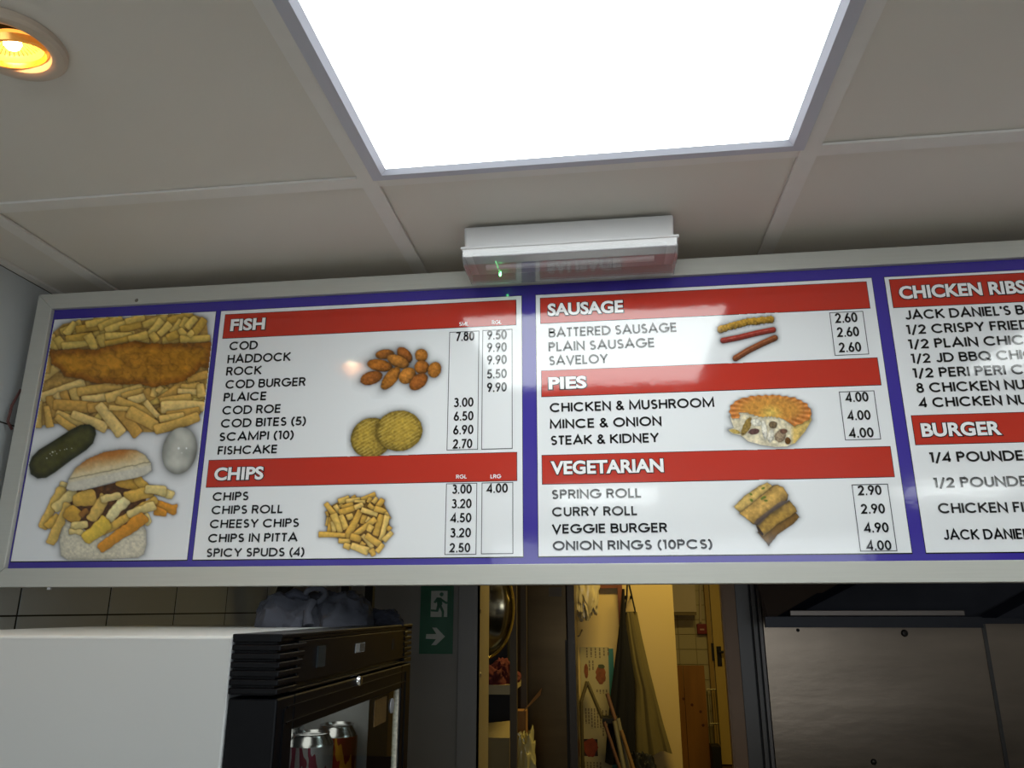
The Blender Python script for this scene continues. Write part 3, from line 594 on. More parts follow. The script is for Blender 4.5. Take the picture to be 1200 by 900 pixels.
tb_ = [z2(*p) for p in [(275, 425), (290, 370), (330, 305), (400, 250), (500, 208), (600, 192), (690, 195), (745, 225), (780, 275), (784, 315), (740, 345), (660, 365), (560, 380), (460, 410), (380, 430), (310, 437)]]
d = c.poly_sdf(tb_) - .6 + (fbm(c.X, c.Y, 2, 61) - .5) * .8; c.shadow(d, amt=.45, soft=2.2)
X0, Y0 = z2(275, 425); X1, Y1 = z2(784, 315); t = ((c.Y - Y0) * (X1 - X0) - (c.X - X0) * (Y1 - Y0)) / math.hypot(X1 - X0, Y1 - Y0)
top = np.clip((-t - 14.5 + 5 * (fbm(c.X, c.Y, 9, 62) - .5)) / 14, 0, 1)[..., None]; rt = np.clip((c.X - z2(640, 0)[0]) / 22, 0, 1)[..., None]; top = top * (1 - .75 * rt)
low = np.clip((t + 11) / 6, 0, 1)[..., None]
col = np.array([232, 214, 168]) * (1 - top) + np.array([198, 126, 54]) * top; col = col * (1 - low) + np.array([224, 218, 200]) * low
col = col * (.90 + .16 * fbm(c.X, c.Y, 3, 63) - .16 * np.exp(d / 1.5))[..., None]; seamy = np.exp(-((t + 10 + 2 * (fbm(c.X, c.Y, 5, 64) - .5)) / .7) ** 2)[..., None]; c.blend(.5 - d / .8, col * (1 - .3 * seamy))
# keep the picture inside its panel
pzx = lambda: None
V = np.stack([c.X.ravel() - 600, c.Y.ravel() - 450, np.full(c.X.size, F)], 1) @ RM; V = V * (BY / V[:, 1])[:, None]
c.clip = ((V[:, 0] > ix0 + .004) & (V[:, 0] < p0r - .0003) & (V[:, 2] > zb) & (V[:, 2] < zt)).reshape(c.X.shape)
plab(c.build('food_picture'), 'printed picture of battered fish on chips, gherkin, egg and filled bun')

# scampi
c = Canvas(412, 400, 526, 468, 0.6); z3 = lambda u, v: (360 + u / 6, 395 + v / 6)
for i, (u, v, rx, ry, a) in enumerate([(547, 122, 66, 34, -6), (686, 128, 66, 42, 48), (803, 130, 46, 44, 70), (640, 172, 80, 42, 22), (512, 200, 90, 42, 10), (452, 288, 80, 46, -18), (588, 290, 96, 44, -52), (705, 272, 66, 52, -40), (806, 213, 52, 48, 0), (783, 314, 74, 48, -40), (896, 232, 46, 56, 20)]):
    c.ell(*z3(u, v), rx / 6, ry / 6, a, [(176, 106, 36), (160, 92, 34), (184, 116, 40), (198, 128, 48)][i % 4], shade=.2, sh=.38, tex=2.6, seed=200 + i, rim=.38, bump=.10)
plab(c.build('food_picture', zlim=(HB[1][3], HB[0][2])), 'printed picture of breaded scampi')
# fishcakes
c = Canvas(406, 474, 504, 542, 0.6)
for i, (u, v, rx, ry, a) in enumerate([(452, 710, 148, 138, -35), (648, 660, 163, 142, -8)]):
    d = c.ell(*z3(u, v), rx / 6, ry / 6, a, (176, 146, 56), shade=.14, sh=.42, tex=2.4, seed=230 + i, rim=.34, bump=.04, light=(.1, -.5), sdw=2.6)
    ln = np.sin((c.X * .50 + c.Y * .866 + 1.2 * fbm(c.X, c.Y, 6, 231)) * 1.75 * 1.0); al = np.clip(.5 - (d + 2) / 2, 0, 1) * np.clip((ln - .1), 0, 1) * .55
    c.blend(al * fbm(c.X, c.Y, 7, 240 + i) * 1.5, (226, 200, 112))
plab(c.build('food_picture', zlim=(HB[1][3], HB[0][2])), 'printed picture of two breaded fishcakes')
# pile of chips
c = Canvas(370, 574, 468, 658, 0.55); z4 = lambda u, v: (360 + u / 8.571, 560 + v / 8.571)
und = [z4(*p) for p in [(320, 240), (400, 200), (560, 220), (760, 230), (800, 330), (830, 500), (760, 640), (640, 760), (450, 700), (340, 620), (220, 560), (200, 420), (210, 300)]]
d = c.poly_sdf(und); c.shadow(d, amt=.4, soft=3); c.blend(.5 - d, np.array([150, 108, 40]) * (.7 + .5 * fbm(c.X, c.Y, 3, 71))[..., None])
PILE = [(320, 240, 420, 200, 60), (450, 210, 490, 185, 40), (400, 240, 530, 220, 50), (550, 215, 680, 165, 44), (330, 270, 340, 300, 60), (350, 300, 460, 270, 44), (480, 235, 580, 240, 30), (620, 250, 640, 200, 46), (660, 250, 700, 200, 44), (710, 290, 760, 215, 54), (280, 280, 320, 350, 50), (195, 340, 220, 400, 30),
        (200, 480, 220, 400, 40), (240, 400, 225, 540, 50), (270, 540, 260, 440, 50), (190, 260, 270, 370, 56), (265, 370, 330, 540, 66), (330, 350, 480, 300, 60), (480, 300, 560, 270, 50), (620, 270, 690, 320, 46), (400, 400, 460, 380, 60), (560, 460, 580, 380, 60), (600, 450, 630, 400, 50), (440, 440, 500, 500, 70), (340, 380, 390, 510, 58),
        (400, 590, 530, 340, 66), (550, 320, 700, 370, 50), (680, 310, 790, 350, 56), (790, 350, 830, 410, 36), (690, 570, 750, 380, 66), (740, 620, 800, 390, 54), (480, 570, 680, 420, 56), (620, 540, 650, 480, 60), (810, 490, 840, 520, 50), (770, 630, 850, 550, 52), (130, 570, 370, 580, 52), (320, 630, 430, 635, 50), (440, 590, 540, 620, 70),
        (560, 580, 650, 700, 52), (600, 580, 730, 670, 66), (370, 680, 430, 700, 60), (540, 650, 580, 680, 50), (450, 680, 610, 740, 74), (640, 720, 670, 780, 58), (700, 740, 760, 670, 50)]
for i, (a, b_, e, g_, w_) in enumerate(PILE): fr2(z4, a, b_, e, g_, w_ / 8.0, [(222, 184, 92), (208, 164, 70), (230, 196, 110), (214, 172, 78)][i % 4], 300 + i, .36, .06)
plab(c.build('food_picture', zlim=(zb, HB[1][2])), 'printed picture of a pile of chips')
# sausages
c = Canvas(834, 362, 916, 428, 0.5); z5 = lambda u, v: (820 + u / 5.293, 360 + v / 5.293)
def sausage(pts, w_, col, seed, rough=.3, hlt=None):
    P = [z5(*p) for p in pts]; dm = np.full(c.X.shape, 1e9); sd = np.zeros(c.X.shape)
    for i in range(len(P) - 1):
        ax, ay = P[i]; bx_, by_ = P[i + 1]; ex, ey = bx_ - ax, by_ - ay; L = math.hypot(ex, ey); t = np.clip(((c.X - ax) * ex + (c.Y - ay) * ey) / L ** 2, 0, 1)
        q = np.hypot(c.X - ax - t * ex, c.Y - ay - t * ey); s_ = ((c.X - ax) * ey * -1 + (c.Y - ay) * ex) / L; m_ = q < dm; dm = np.where(m_, q, dm); sd = np.where(m_, s_, sd)
    d = dm - w_ + (fbm(c.X, c.Y, 2.2, seed) - .5) * rough; c.shadow(d, amt=.4, soft=1.8)
    base = np.array(col) * (.95 - .32 * np.clip(sd / w_, -1, 1) + (.32 if rough > 1 else .14) * (fbm(c.X, c.Y, 2, seed + 2) - .5) * 2 - .35 * np.exp(d / .6))[..., None]; c.blend(.5 - d / .6, base)
    if hlt: c.blend(.5 * np.exp(-((sd + w_ * .3) / .55) ** 2) * (d < -1) * fbm(c.X, c.Y, 3, seed + 4) * 1.4, hlt)
sausage([(128, 140), (200, 118), (300, 92), (400, 82), (440, 78)], 4.2, (178, 136, 46), 400, 2.2)
sausage([(145, 208), (240, 190), (350, 163), (455, 142)], 3.4, (152, 48, 36), 410, .2, (226, 150, 130))
sausage([(222, 318), (300, 270), (390, 225), (465, 192)], 3.6, (132, 70, 36), 420, .3, (206, 150, 106))
plab(c.build('food_picture', zlim=(HB[3][3], HB[2][2])), 'printed picture of three sausages')
# pie
c = Canvas(848, 458, 958, 532, 0.55)
base_ = [z5(*p) for p in [(190, 680), (250, 660), (680, 640), (690, 700), (650, 770), (590, 840), (540, 862), (470, 866), (380, 852), (300, 830), (260, 795), (200, 780), (180, 762), (215, 750), (200, 710)]]
d = c.poly_sdf(base_) - .5; c.shadow(d, amt=.42, soft=2.6); n = fbm(c.X, c.Y, 3.4, 500)
right = np.clip((c.X - z5(560, 0)[0]) / 5, 0, 1)[..., None]
col = (np.array([234, 222, 190]) * (1 - right) + np.array([214, 182, 104]) * right) * (.74 + .45 * n)[..., None]; c.blend(.5 - d / .7, col)
for (u, v, rx, ry, a, cc) in ((335, 772, 34, 18, -10, (96, 66, 62)), (290, 740, 22, 60, 25, (150, 122, 60)), (455, 730, 26, 22, 0, (110, 92, 66)), (500, 800, 34, 40, 20, (160, 138, 112)), (400, 760, 16, 60, -8, (226, 222, 208)), (350, 715, 34, 22, 10, (232, 228, 212)), (520, 770, 22, 14, 0, (120, 84, 66)), (545, 830, 18, 22, 0, (104, 66, 26)), (220, 772, 34, 12, 14, (206, 176, 92)), (440, 800, 20, 40, 10, (222, 216, 200))):
    c.ell(*z5(u, v), rx / 5.3, ry / 5.3, a, cc, shade=.15, sh=.12, tex=2, seed=int(u), rim=.2, bump=.3, sdw=1)
lid = [z5(*p) for p in [(186, 650), (195, 610), (240, 575), (330, 553), (470, 548), (590, 565), (660, 600), (690, 650), (680, 690), (640, 715), (590, 735), (560, 715), (520, 690), (440, 675), (380, 680), (300, 655), (240, 650), (245, 690), (205, 690)]]
d = c.poly_sdf(lid) - .5 + .5 * np.sin(np.arctan2(c.Y - z5(440, 640)[1], (c.X - z5(440, 640)[0]) * .55) * 26); c.shadow(d, amt=.4, soft=1.2)
cx_, cy_ = z5(440, 635); rr = np.hypot((c.X - cx_) / 47, (c.Y - cy_) / 19); n = fbm(c.X, c.Y, 3, 520); edge = np.clip((rr - .62) / .3, 0, 1)[..., None]
mid = np.clip(1 - np.hypot((c.X - z5(440, 650)[0]) / 16, (c.Y - z5(440, 655)[1]) / 11), 0, 1)[..., None]
col = np.array([208, 146, 64]) * (1 - edge) + np.array([182, 106, 44]) * edge; col = col * (1 - mid) + np.array([228, 196, 96]) * mid
crimp = (np.sin(np.arctan2(c.Y - cy_, (c.X - cx_) * .55) * 26) * .5 + .5)[..., None] * edge; col = col * (.76 + .40 * n)[..., None] + crimp * np.array([46, 44, 34]); c.blend(.5 - d / .7, col)
plab(c.build('food_picture', zlim=(HB[4][3], HB[3][2])), 'printed picture of a cut pie with creamy filling')
# spring rolls
c = Canvas(852, 560, 944, 648, 0.55); z6 = lambda u, v: (840 + u / 9, 555 + v / 9)
def pgon(pts, col, seed, axis=None, amp=.3, sh=.35):
    d = c.poly_sdf([z6(*p) for p in pts]) - .3 + (fbm(c.X, c.Y, 3, seed) - .5) * .8; c.shadow(d, amt=sh, soft=2)
    (ax, ay), (bx_, by_) = z6(*axis[0]), z6(*axis[1]); L = math.hypot(bx_ - ax, by_ - ay); s_ = ((c.X - ax) * -(by_ - ay) + (c.Y - ay) * (bx_ - ax)) / L / axis[2]
    base = np.array(col) * (.98 - amp * s_ ** 2 - .12 * s_ + .22 * (fbm(c.X, c.Y, 4, seed + 1) - .5) * 2 - .28 * np.exp(d / .7))[..., None]; c.blend(.5 - d / .7, base)
pgon([(430, 620), (820, 400), (866, 460), (800, 530), (640, 640), (545, 762), (520, 720)], (128, 92, 36), 600, ((500, 700), (840, 460), 9), .2)
pgon([(180, 350), (290, 240), (450, 130), (530, 98), (600, 140), (580, 200), (400, 350), (330, 470), (270, 430)], (214, 178, 98), 610, ((230, 370), (560, 150), 9))
pgon([(400, 520), (560, 400), (760, 285), (830, 360), (840, 400), (760, 460), (640, 530), (490, 665)], (176, 138, 62), 620, ((470, 610), (800, 360), 10), .45)
pgon([(240, 420), (330, 350), (600, 125), (640, 122), (700, 150), (748, 225), (740, 280), (560, 400), (420, 540), (380, 530), (300, 460)], (210, 166, 84), 630, ((330, 460), (690, 190), 12), .42)
for (u, v, rx, ry, a, cc, al) in ((560, 415, 220, 26, -34, (74, 62, 66), 1),):
    d = c.poly_sdf([z6(*p) for p in [(395, 525), (420, 490), (560, 380), (680, 290), (760, 292), (700, 330), (560, 420), (440, 545)]]); c.blend(np.clip(.5 - d / 2.5, 0, .75), (84, 72, 72))
for (u, v) in ((488, 155), (358, 218), (365, 282), (500, 250), (515, 285), (480, 262)): c.ell(*z6(u, v), 2.2, 1.3, 30 + u, (98, 112, 34), shade=.1, sh=0, rim=0, bump=.5, seed=int(v))
c.blend(np.clip(.5 - c.poly_sdf([z6(*p) for p in [(415, 555), (440, 560), (495, 640), (480, 660), (440, 620)]]) / .8, 0, 1), (52, 32, 14))
plab(c.build('food_picture', zlim=(zb, HB[4][2])), 'printed picture of cut spring rolls')

# red/dark cable bulging out behind the left end of the board
cb = MB().tube([PX(14, 503, XL + .012), PX(9, 494, XL + .012), PX(14, 475, XL + .012), PX(24, 457, XL + .014), (-1.0, 1.185, 0.37)], 0.0024, 8)
tag(cb.build('cable', mat('cable_dark_red', rgb(96, 60, 56), 0.5), smooth=True), 'thin dark red cable poking out behind the left end of the menu board', 'cable')

# ------------------------------------------------------------------ emergency light
em = thing('emergency_light', 'white emergency light with clear prismatic cover fixed to the ceiling above the board', 'light', (-0.046, 1.10, 0.517))
lx0, lx1 = -0.2105, 0.1145
bd = MB(); yf, yb = 1.061, 1.146
V = [(lx0, yf, ZC), (lx1, yf, ZC), (lx1, yb, ZC), (lx0, yb, ZC), (lx0 + .002, yf - .003, 0.538), (lx1 - .002, yf - .003, 0.538), (lx1 - .002, yb, 0.538), (lx0 + .002, yb, 0.538)]
bd.add(V, [(0, 1, 2, 3), (7, 6, 5, 4), (0, 4, 5, 1), (1, 5, 6, 2), (2, 6, 7, 3), (3, 7, 4, 0)]); bd.build('housing', whitep_m, em, bevel=0.004, seg=3)
MB().box(lx0 - .003, lx1 + .005, yf - .010, yb + .003, 0.5335, 0.538).build('lip', whitep_m, em, bevel=0.0015)
clear_m = bpy.data.materials.new('clear_prismatic_plastic'); clear_m.use_nodes = True; nt = clear_m.node_tree; nt.nodes.remove(nt.nodes['Principled BSDF'])
t_ = nt.nodes.new('ShaderNodeBsdfTransparent'); t_.inputs[0].default_value = (.70, .70, .71, 1); g_ = nt.nodes.new('ShaderNodeBsdfGlossy'); g_.inputs['Roughness'].default_value = .06; d_ = nt.nodes.new('ShaderNodeBsdfDiffuse'); d_.inputs[0].default_value = (.62, .62, .64, 1)
fr_ = nt.nodes.new('ShaderNodeFresnel'); fr_.inputs[0].default_value = 1.9; m1 = nt.nodes.new('ShaderNodeMixShader'); m2 = nt.nodes.new('ShaderNodeMixShader'); m1.inputs[0].default_value = .30
tc = nt.nodes.new('ShaderNodeTexCoord'); wv = nt.nodes.new('ShaderNodeTexWave'); wv.bands_direction = 'Y'; wv.inputs['Scale'].default_value = 55; wv.inputs['Distortion'].default_value = .4
bu = nt.nodes.new('ShaderNodeBump'); bu.inputs['Strength'].default_value = .05; bu.inputs['Distance'].default_value = .001
nt.links.new(tc.outputs['Object'], wv.inputs['Vector']); nt.links.new(wv.outputs['Fac'], bu.inputs['Height']); nt.links.new(bu.outputs[0], g_.inputs['Normal'])
nt.links.new(t_.outputs[0], m1.inputs[1]); nt.links.new(d_.outputs[0], m1.inputs[2]); ge_ = nt.nodes.new('ShaderNodeNewGeometry'); mu_ = nt.nodes.new('ShaderNodeMath'); mu_.operation = 'SUBTRACT'; mu_.use_clamp = True; nt.links.new(fr_.outputs[0], mu_.inputs[0]); nt.links.new(ge_.outputs['Backfacing'], mu_.inputs[1]); nt.links.new(mu_.outputs[0], m2.inputs[0]); nt.links.new(m1.outputs[0], m2.inputs[1]); nt.links.new(g_.outputs[0], m2.inputs[2]); nt.links.new(m2.outputs[0], nt.nodes['Material Output'].inputs['Surface'])
# cover: a tub with bevelled long edges
cv = MB(); a0, a1 = lx0 - .001, lx1 + .003; prof = [(yf - .008, .5335), (yf - .0065, .5205), (yf + .0035, .513), (yb - .006, .5115), (yb + .001, .517), (yb + .001, .5335)]
n = len(prof); vs = [(a0, p[0], p[1]) for p in prof] + [(a1, p[0], p[1]) for p in prof]
cv.add(vs, [(i, i + 1, n + i + 1, n + i) for i in range(n - 1)] + [tuple(range(n)), tuple(range(2 * n - 1, n - 1, -1))]); cv.build('cover', clear_m, em, bevel=0.0015)
tray = MB().box(lx0 + .012, lx1 - .012, yf + .006, yb - .006, .530, .5345).build('gear_tray', mat('tray_grey', rgb(176, 176, 182), 0.35), em)
MB().tube([(lx0 + .03, 1.10, .5235), (lx1 - .03, 1.10, .5235)], .0045, 12).build('lamp_tube', mat('tube_white', rgb(235, 235, 235), 0.3), em, smooth=True)
led_m = mat('led_green', rgb(60, 255, 90), 0.3, emit=(.12, 1.0, .22, 1), es=22)
lp = PZ(586.5, 325, .516); led = MB().lathe((lp[0], lp[1] - .004, .5195), [(0.0001, -.0035), (.0014, -.003), (.0019, -.001), (.0019, .004), (.0001, .004)], 14).build('indicator_light', led_m, em, smooth=True)
MB().tube([(lp[0], lp[1] - .006, .5205), (lp[0] - .0004, yf + .012, .5205)], .0010, 6).build('led_streak', mat('streak_green', rgb(90, 200, 110), 0.3, emit=(.15, .8, .25, 1), es=1.6), em)  # glowing rod stands in for the LED's green streak in the cover
for xx in (lx0 - .0025, lx1 + .0035): MB().box(xx - .0015, xx + .0015, 1.085, 1.115, .519, .538).build('clip', mat('clip_clear', rgb(170, 170, 172), 0.2), em)

# ------------------------------------------------------------------ drinks fridge
FX = -0.344; BX = -0.398; FY0 = 0.80; FY1 = 1.341; FT = -0.028; FB = -1.02
fridge = thing('drinks_fridge', 'white-sided drinks fridge with black glass door under the left end of the board', 'fridge', (-0.6, 1.07, FB))
fw_m = mat('fridge_white_enamel', rgb(196, 201, 203), 0.32, noise=0.03, nscale=3); liner_m = mat('liner_grey', rgb(150, 152, 155), 0.4)
t_ = 0.035; RX = -0.86
body = MB().box(RX, BX, FY0, FY0 + t_, FB, FT).box(RX, BX, FY1 - t_, FY1, FB, FT).box(RX, RX + t_, FY0 + t_, FY1 - t_, FB, FT).box(RX + t_, BX, FY0 + t_, FY1 - t_, FT - 0.075, FT - .0001).box(RX + t_, BX, FY0 + t_, FY1 - t_, FB, FB + 0.12)
body.build('cabinet', fw_m, fridge, bevel=0.0025)
ln = MB(); e = .002; ln.box(RX + t_, RX + t_ + e, FY0 + t_, FY1 - t_, FB + .12, FT - .075).box(RX + t_, BX, FY0 + t_, FY0 + t_ + e, FB + .12, FT - .075).box(RX + t_, BX, FY1 - t_ - e, FY1 - t_, FB + .12, FT - .075).box(RX + t_, BX, FY0 + t_, FY1 - t_, FT - .077, FT - .0752); ln.build('liner', liner_m, fridge)
# top cover with ribs
cvz0, cvz1 = -0.086, FT + 0.0015
core = MB().box(BX + .001, FX - .006, FY0 + .004, FY1 - .004, cvz0, cvz1 - .006).build('head_cover', blackp_m, fridge)
# ribs wrap the near end and the first few centimetres of the front
nr = 7; pitch = (cvz1 - cvz0) / nr
for i in range(nr):
    zc = cvz0 + pitch * (i + .5); hh = pitch * .36
    MB().box(BX + .0005, FX, FY0 - .002, FY0 + .05 + (0.0 if i in (0, nr - 1) else .028 * (i / nr)), zc - hh, zc + hh).build('cover_rib', blackp_m, fridge, bevel=.0012)
    MB().box(FX - .006, FX, FY1 - .045, FY1 + .001, zc - hh, zc + hh).build('cover_rib', blackp_m, fridge, bevel=.0012)
fp = MB().box(FX - .008, FX - .0015, FY0 + .05, FY1 - .045, cvz0 + pitch * .9, cvz1 - pitch * .9).build('fascia', blackp_m, fridge, bevel=.001)
MB().box(FX - .006, FX, FY0 + .03, FY1, cvz0, cvz0 + .0028).box(FX - .006, FX, FY0 + .03, FY1, cvz1 - .007, cvz1 - .003).build('fascia_rail', blackp_m, fridge, bevel=.0008)
MB().box(BX - .0, FX + .001, FY0 - .002, FY1, cvz1 - .0035, cvz1 + .001).build('cover_lip', blackp_m, fridge, bevel=.001)
p = PX(423, 759, FX); box('display_window', mat('display_silver', rgb(150, 155, 158), .25, metal=.4), fridge, FX - .002, FX - .0008, p[1] - .019, p[1] + .020, p[2] - .006, p[2] + .006)
box('display_cover', mat('display_grey', rgb(60, 64, 66), .2), fridge, FX - .0012, FX - .0005, p[1] - .002, p[1] + .018, p[2] - .005, p[2] + .005)
p = PX(377, 768, FX); box('badge', mat('badge_dark', rgb(34, 40, 42), .15), fridge, FX - .002, FX + .0005, p[1] - .012, p[1] + .012, p[2] - .013, p[2] + .011)
p = PX(462, 755, FX); box('vent_slot', blackm_m, fridge, FX - .002, FX - .0012, p[1] - .006, p[1] + .006, p[2] - .008, p[2] + .008)
# door
DT = -0.0885; DBt = FB + .1; gy0, gy1, gz1 = 0.846, 1.285, -0.124
dparts = []
door = MB().box(BX + .001, FX, FY0, gy0, DBt, DT).box(BX + .001, FX, gy1, FY1, DBt, DT).box(BX + .001, FX, gy0, gy1, gz1, DT).box(BX + .001, FX, gy0, gy1, DBt, DBt + .06)
dr = door.build('door', blackp_m, fridge, bevel=.002)
for (zz) in (DT - .012, gz1 + .008): MB().box(FX - .001, FX + .0015, gy0 - .02, gy1 + .02, zz, zz + .0018).build('moulding', blackp_m, dr)
MB().box(FX - .001, FX + .0015, gy0 - .028, gy0 - .026, DBt, DT - .012).build('moulding', blackp_m, dr)
MB().box(FX - .001, FX + .0015, gy1 + .022, gy1 + .024, DBt, DT - .012).build('moulding', blackp_m, dr)
box('glass', glass_mat('fridge_glass', (.80, .84, .83, 1)), dr, FX - .008, FX - .005, gy0, gy1, DBt + .06, gz1)
p = PX(420, 798, FX); MB().lathe(p, [(.0001, .0045), (.003, .0045), (.0052, .004), (.0066, .002), (.0072, -.001)], 24, (1, 0, 0)).build('lock', chrome_m, dr, smooth=True)
p = PX(459, 827, FX - .0045); MB().lathe(p, [(.0001, .0015), (.0105, .0012), (.011, 0)], 28, (1, 0, 0)).build('round_sticker', mat('sticker_grey', rgb(150, 152, 158), .4), dr)
a = PX(439, 826, FX - .0045); b_ = PX(452, 819, FX - .0045); box('label_sticker', mat('sticker_brown', rgb(98, 74, 36), .6, noise=.4, nscale=300), dr, FX - .0048, FX - .0040, a[1], b_[1] + .004, a[2] - .030, a[2] + .006)
fb_ = mat('sealed_lamp_strip', rgb(205, 200, 185), .4, noise=.5, nscale=240, emit=(1, .95, .8, 1), es=.02)
box('frosted_strip', fb_, dr, PY(461, 850, 1.284)[0], PY(466.5, 850, 1.284)[0], 1.279, 1.2845, -.9, gz1 - .001)
L = bpy.data.lights.new('fridge_lamp', 'AREA'); L.shape = 'RECTANGLE'; L.size = .10; L.size_y = .40; L.energy = .22; L.color = (1, .95, .85)
lo = bpy.data.objects.new('fridge_lamp', L); COL.objects.link(lo); lo.parent = fridge; lo.location = (-.455 + .6, 0, -.107 - FB); lo.rotation_euler = (0, math.radians(0), 0)
shelf_z = -.2925
wr = MB()
for i in range(10):
    xx = RX + .06 + i * .045
    if xx < BX - .01: wr.tube([(xx, FY0 + .04, shelf_z - .002), (xx, FY1 - .04, shelf_z - .002)], .0017, 6)
wr.tube([(BX - .012, FY0 + .04, shelf_z - .004), (BX - .012, FY1 - .04, shelf_z - .004)], .002, 6); wr.build('shelf', mat('wire_white', rgb(200, 200, 200), .4), fridge)

# drink cans on the fridge shelf
def can_mat(name, c1, c2, c3):
    M = bpy.data.materials.new(name); M.use_nodes = True; nt = M.node_tree; b = nt.nodes['Principled BSDF']; b.inputs['Metallic'].default_value = .75; b.inputs['Roughness'].default_value = .28
    tc = nt.nodes.new('ShaderNodeTexCoord'); mp = nt.nodes.new('ShaderNodeMapping'); mp.inputs['Scale'].default_value = (46, 46, 14); n = nt.nodes.new('ShaderNodeTexNoise'); n.inputs['Scale'].default_value = 1.0; n.inputs['Detail'].default_value = 2
    cr = nt.nodes.new('ShaderNodeValToRGB'); cr.color_ramp.interpolation = 'CONSTANT'; e = cr.color_ramp.elements; e[0].color = c1; e[1].position = .5; e[1].color = c2; q = e.new(.6); q.color = c3
    nt.links.new(tc.outputs['Object'], mp.inputs[0]); nt.links.new(mp.outputs[0], n.inputs['Vector']); nt.links.new(n.outputs['Fac'], cr.inputs[0]); nt.links.new(cr.outputs[0], b.inputs['Base Color']); return M
silver = mat('can_aluminium', rgb(200, 200, 202), .22, metal=1)
pink = can_mat('can_silver_pink', rgb(196, 190, 194), rgb(150, 60, 84), rgb(210, 206, 208)); fruit = can_mat('can_red_yellow', rgb(120, 16, 20), rgb(196, 130, 30), rgb(150, 30, 24))
def can(x, y, m_, label, grp='drink cans on the fridge shelf'):
    t = thing('drink_can', label, 'can', (x, y, shelf_z), grp)
    MB().lathe((x, y, shelf_z), [(.0001, .004), (.024, .004), (.0255, 0), (.0275, .003), (.0330, .010), (.0330, .100)], 40).build('can_body', m_, t, smooth=True)
    MB().lathe((x, y, shelf_z), [(.0330, .100), (.0318, .1045), (.0265, .1125), (.0262, .1145), (.0272, .116), (.0262, .1165), (.0250, .1130), (.0001, .1125)], 40).build('lid', silver, t, smooth=True)
    MB().box(x - .004, x + .018, y - .007, y + .007, shelf_z + .1132, shelf_z + .1142).build('ring_pull', silver, t, bevel=.0004)
can(-.4500, 1.180, pink, 'silver and pink drink can, nearest and largest behind the fridge glass')
can(-.5200, 1.168, pink, 'silver and pink drink can half hidden left of the nearest can')
can(-.4420, 1.268, fruit, 'red and yellow drink can right of the silver can')
can(-.5180, 1.250, fruit, 'red and yellow drink can behind the nearest silver can')
# rounded orange-brown bottle-shaped pack behind the cans
pk = thing('juice_bottle', 'round amber bottle behind the cans in the fridge', 'bottle', (-.61, 1.220, shelf_z))
MB().lathe((-.61, 1.220, shelf_z), [(.0001, 0), (.036, .001), (.038, .01), (.038, .085), (.040, .105), (.036, .128), (.024, .142), (.014, .147), (.013, .150)], 32).build('bottle_body', mat('amber_juice', rgb(196, 128, 40), .2, noise=.4, nscale=30), pk, smooth=True)
MB().lathe((-.61, 1.220, shelf_z), [(.015, .149), (.015, .158), (.0001, .158)], 24).build('cap', mat('cap_orange', rgb(190, 90, 30), .4), pk, smooth=True)

# folded grey-blue cloth bundle on the fridge, built as a displaced lump with a knot
cloth_m = mat('grey_blue_cloth', rgb(68, 71, 82), .95, noise=.3, nscale=14, bump=.25, bscale=45)
from mathutils import noise as mnoise
def lump(cx, cy, z0, rx, ry, hz, seed, nu=72, nv=36, sag=.0, fold=.22, wr=.16):
    M = MB(); rs = random.Random(seed); ph = [rs.uniform(0, 6.28) for _ in range(6)]; vs = []
    for j in range(nv + 1):
        v = j / nv; el = v * math.pi / 2
        for i in range(nu):
            th = 2 * math.pi * i / nu
            fr = 1 + fold * .35 * math.sin(3 * th + ph[0] + 2.5 * v) + fold * .25 * math.sin(7 * th + ph[1] - 4 * v) + fold * .18 * math.sin(11 * th + 6 * v + ph[2])
            rr = math.cos(el) ** .55 * fr; hh = math.sin(el) ** .8 * (1 + fold * .5 * math.sin(2.2 * math.cos(th) * 3 + ph[3]) * math.cos(el) + fold * .3 * math.sin(9 * math.cos(th - 1) + ph[4]) * math.cos(el))
            q = Vector((math.cos(th) * rr * 1.5 + seed, math.sin(th) * rr * 1.5, v * 1.7)); w1 = mnoise.noise(q) + .6 * (1 - 2 * abs(mnoise.noise(q * 2.1))) - .3 + .12 * mnoise.noise(q * 4.7)
            k_ = 1 + wr * w1; vs.append((cx + rx * rr * k_ * math.cos(th), cy + ry * rr * k_ * math.sin(th), z0 + (hz * max(hh * (1 + wr * 1.6 * w1), 0) if j else 0)))
    fs = [(j * nu + i, j * nu + (i + 1) % nu, (j + 1) * nu + (i + 1) % nu, (j + 1) * nu + i) for j in range(nv) for i in range(nu)] + [tuple(range(nu))[::-1]]
    return M.add(vs, fs)
topz = FT + .0002
bag = thing('cloth_bundle', 'crumpled grey-blue cloth bundle lying on top of the fridge', 'cloth', (-.47, 1.24, topz))
lump(-.512, 1.235, topz, .066, .055, .046, 3).build('cloth_fold', cloth_m, bag, smooth=True)
lump(-.442, 1.250, topz, .052, .05, .050, 8).build('cloth_fold', cloth_m, bag, smooth=True)
lump(-.385, 1.285, topz, .040, .028, .024, 12).build('cloth_fold', mat('dark_blue_cloth', rgb(44, 47, 60), .9, noise=.2, nscale=14), bag, smooth=True)
MB().tube([(-.468 + .016 * math.cos(a), 1.205 + .004 * math.sin(a * 2), topz + .048 + .011 * math.sin(a)) for a in [i * 2 * math.pi / 18 for i in range(19)]], .0045, 10).build('knot', cloth_m, bag, smooth=True)
MB().tube([(-.468, 1.20, topz + .04), (-.474, 1.192, topz + .022), (-.470, 1.188, topz + .003)], [.007, .006, .009], 10).build('tail', cloth_m, bag, smooth=True)
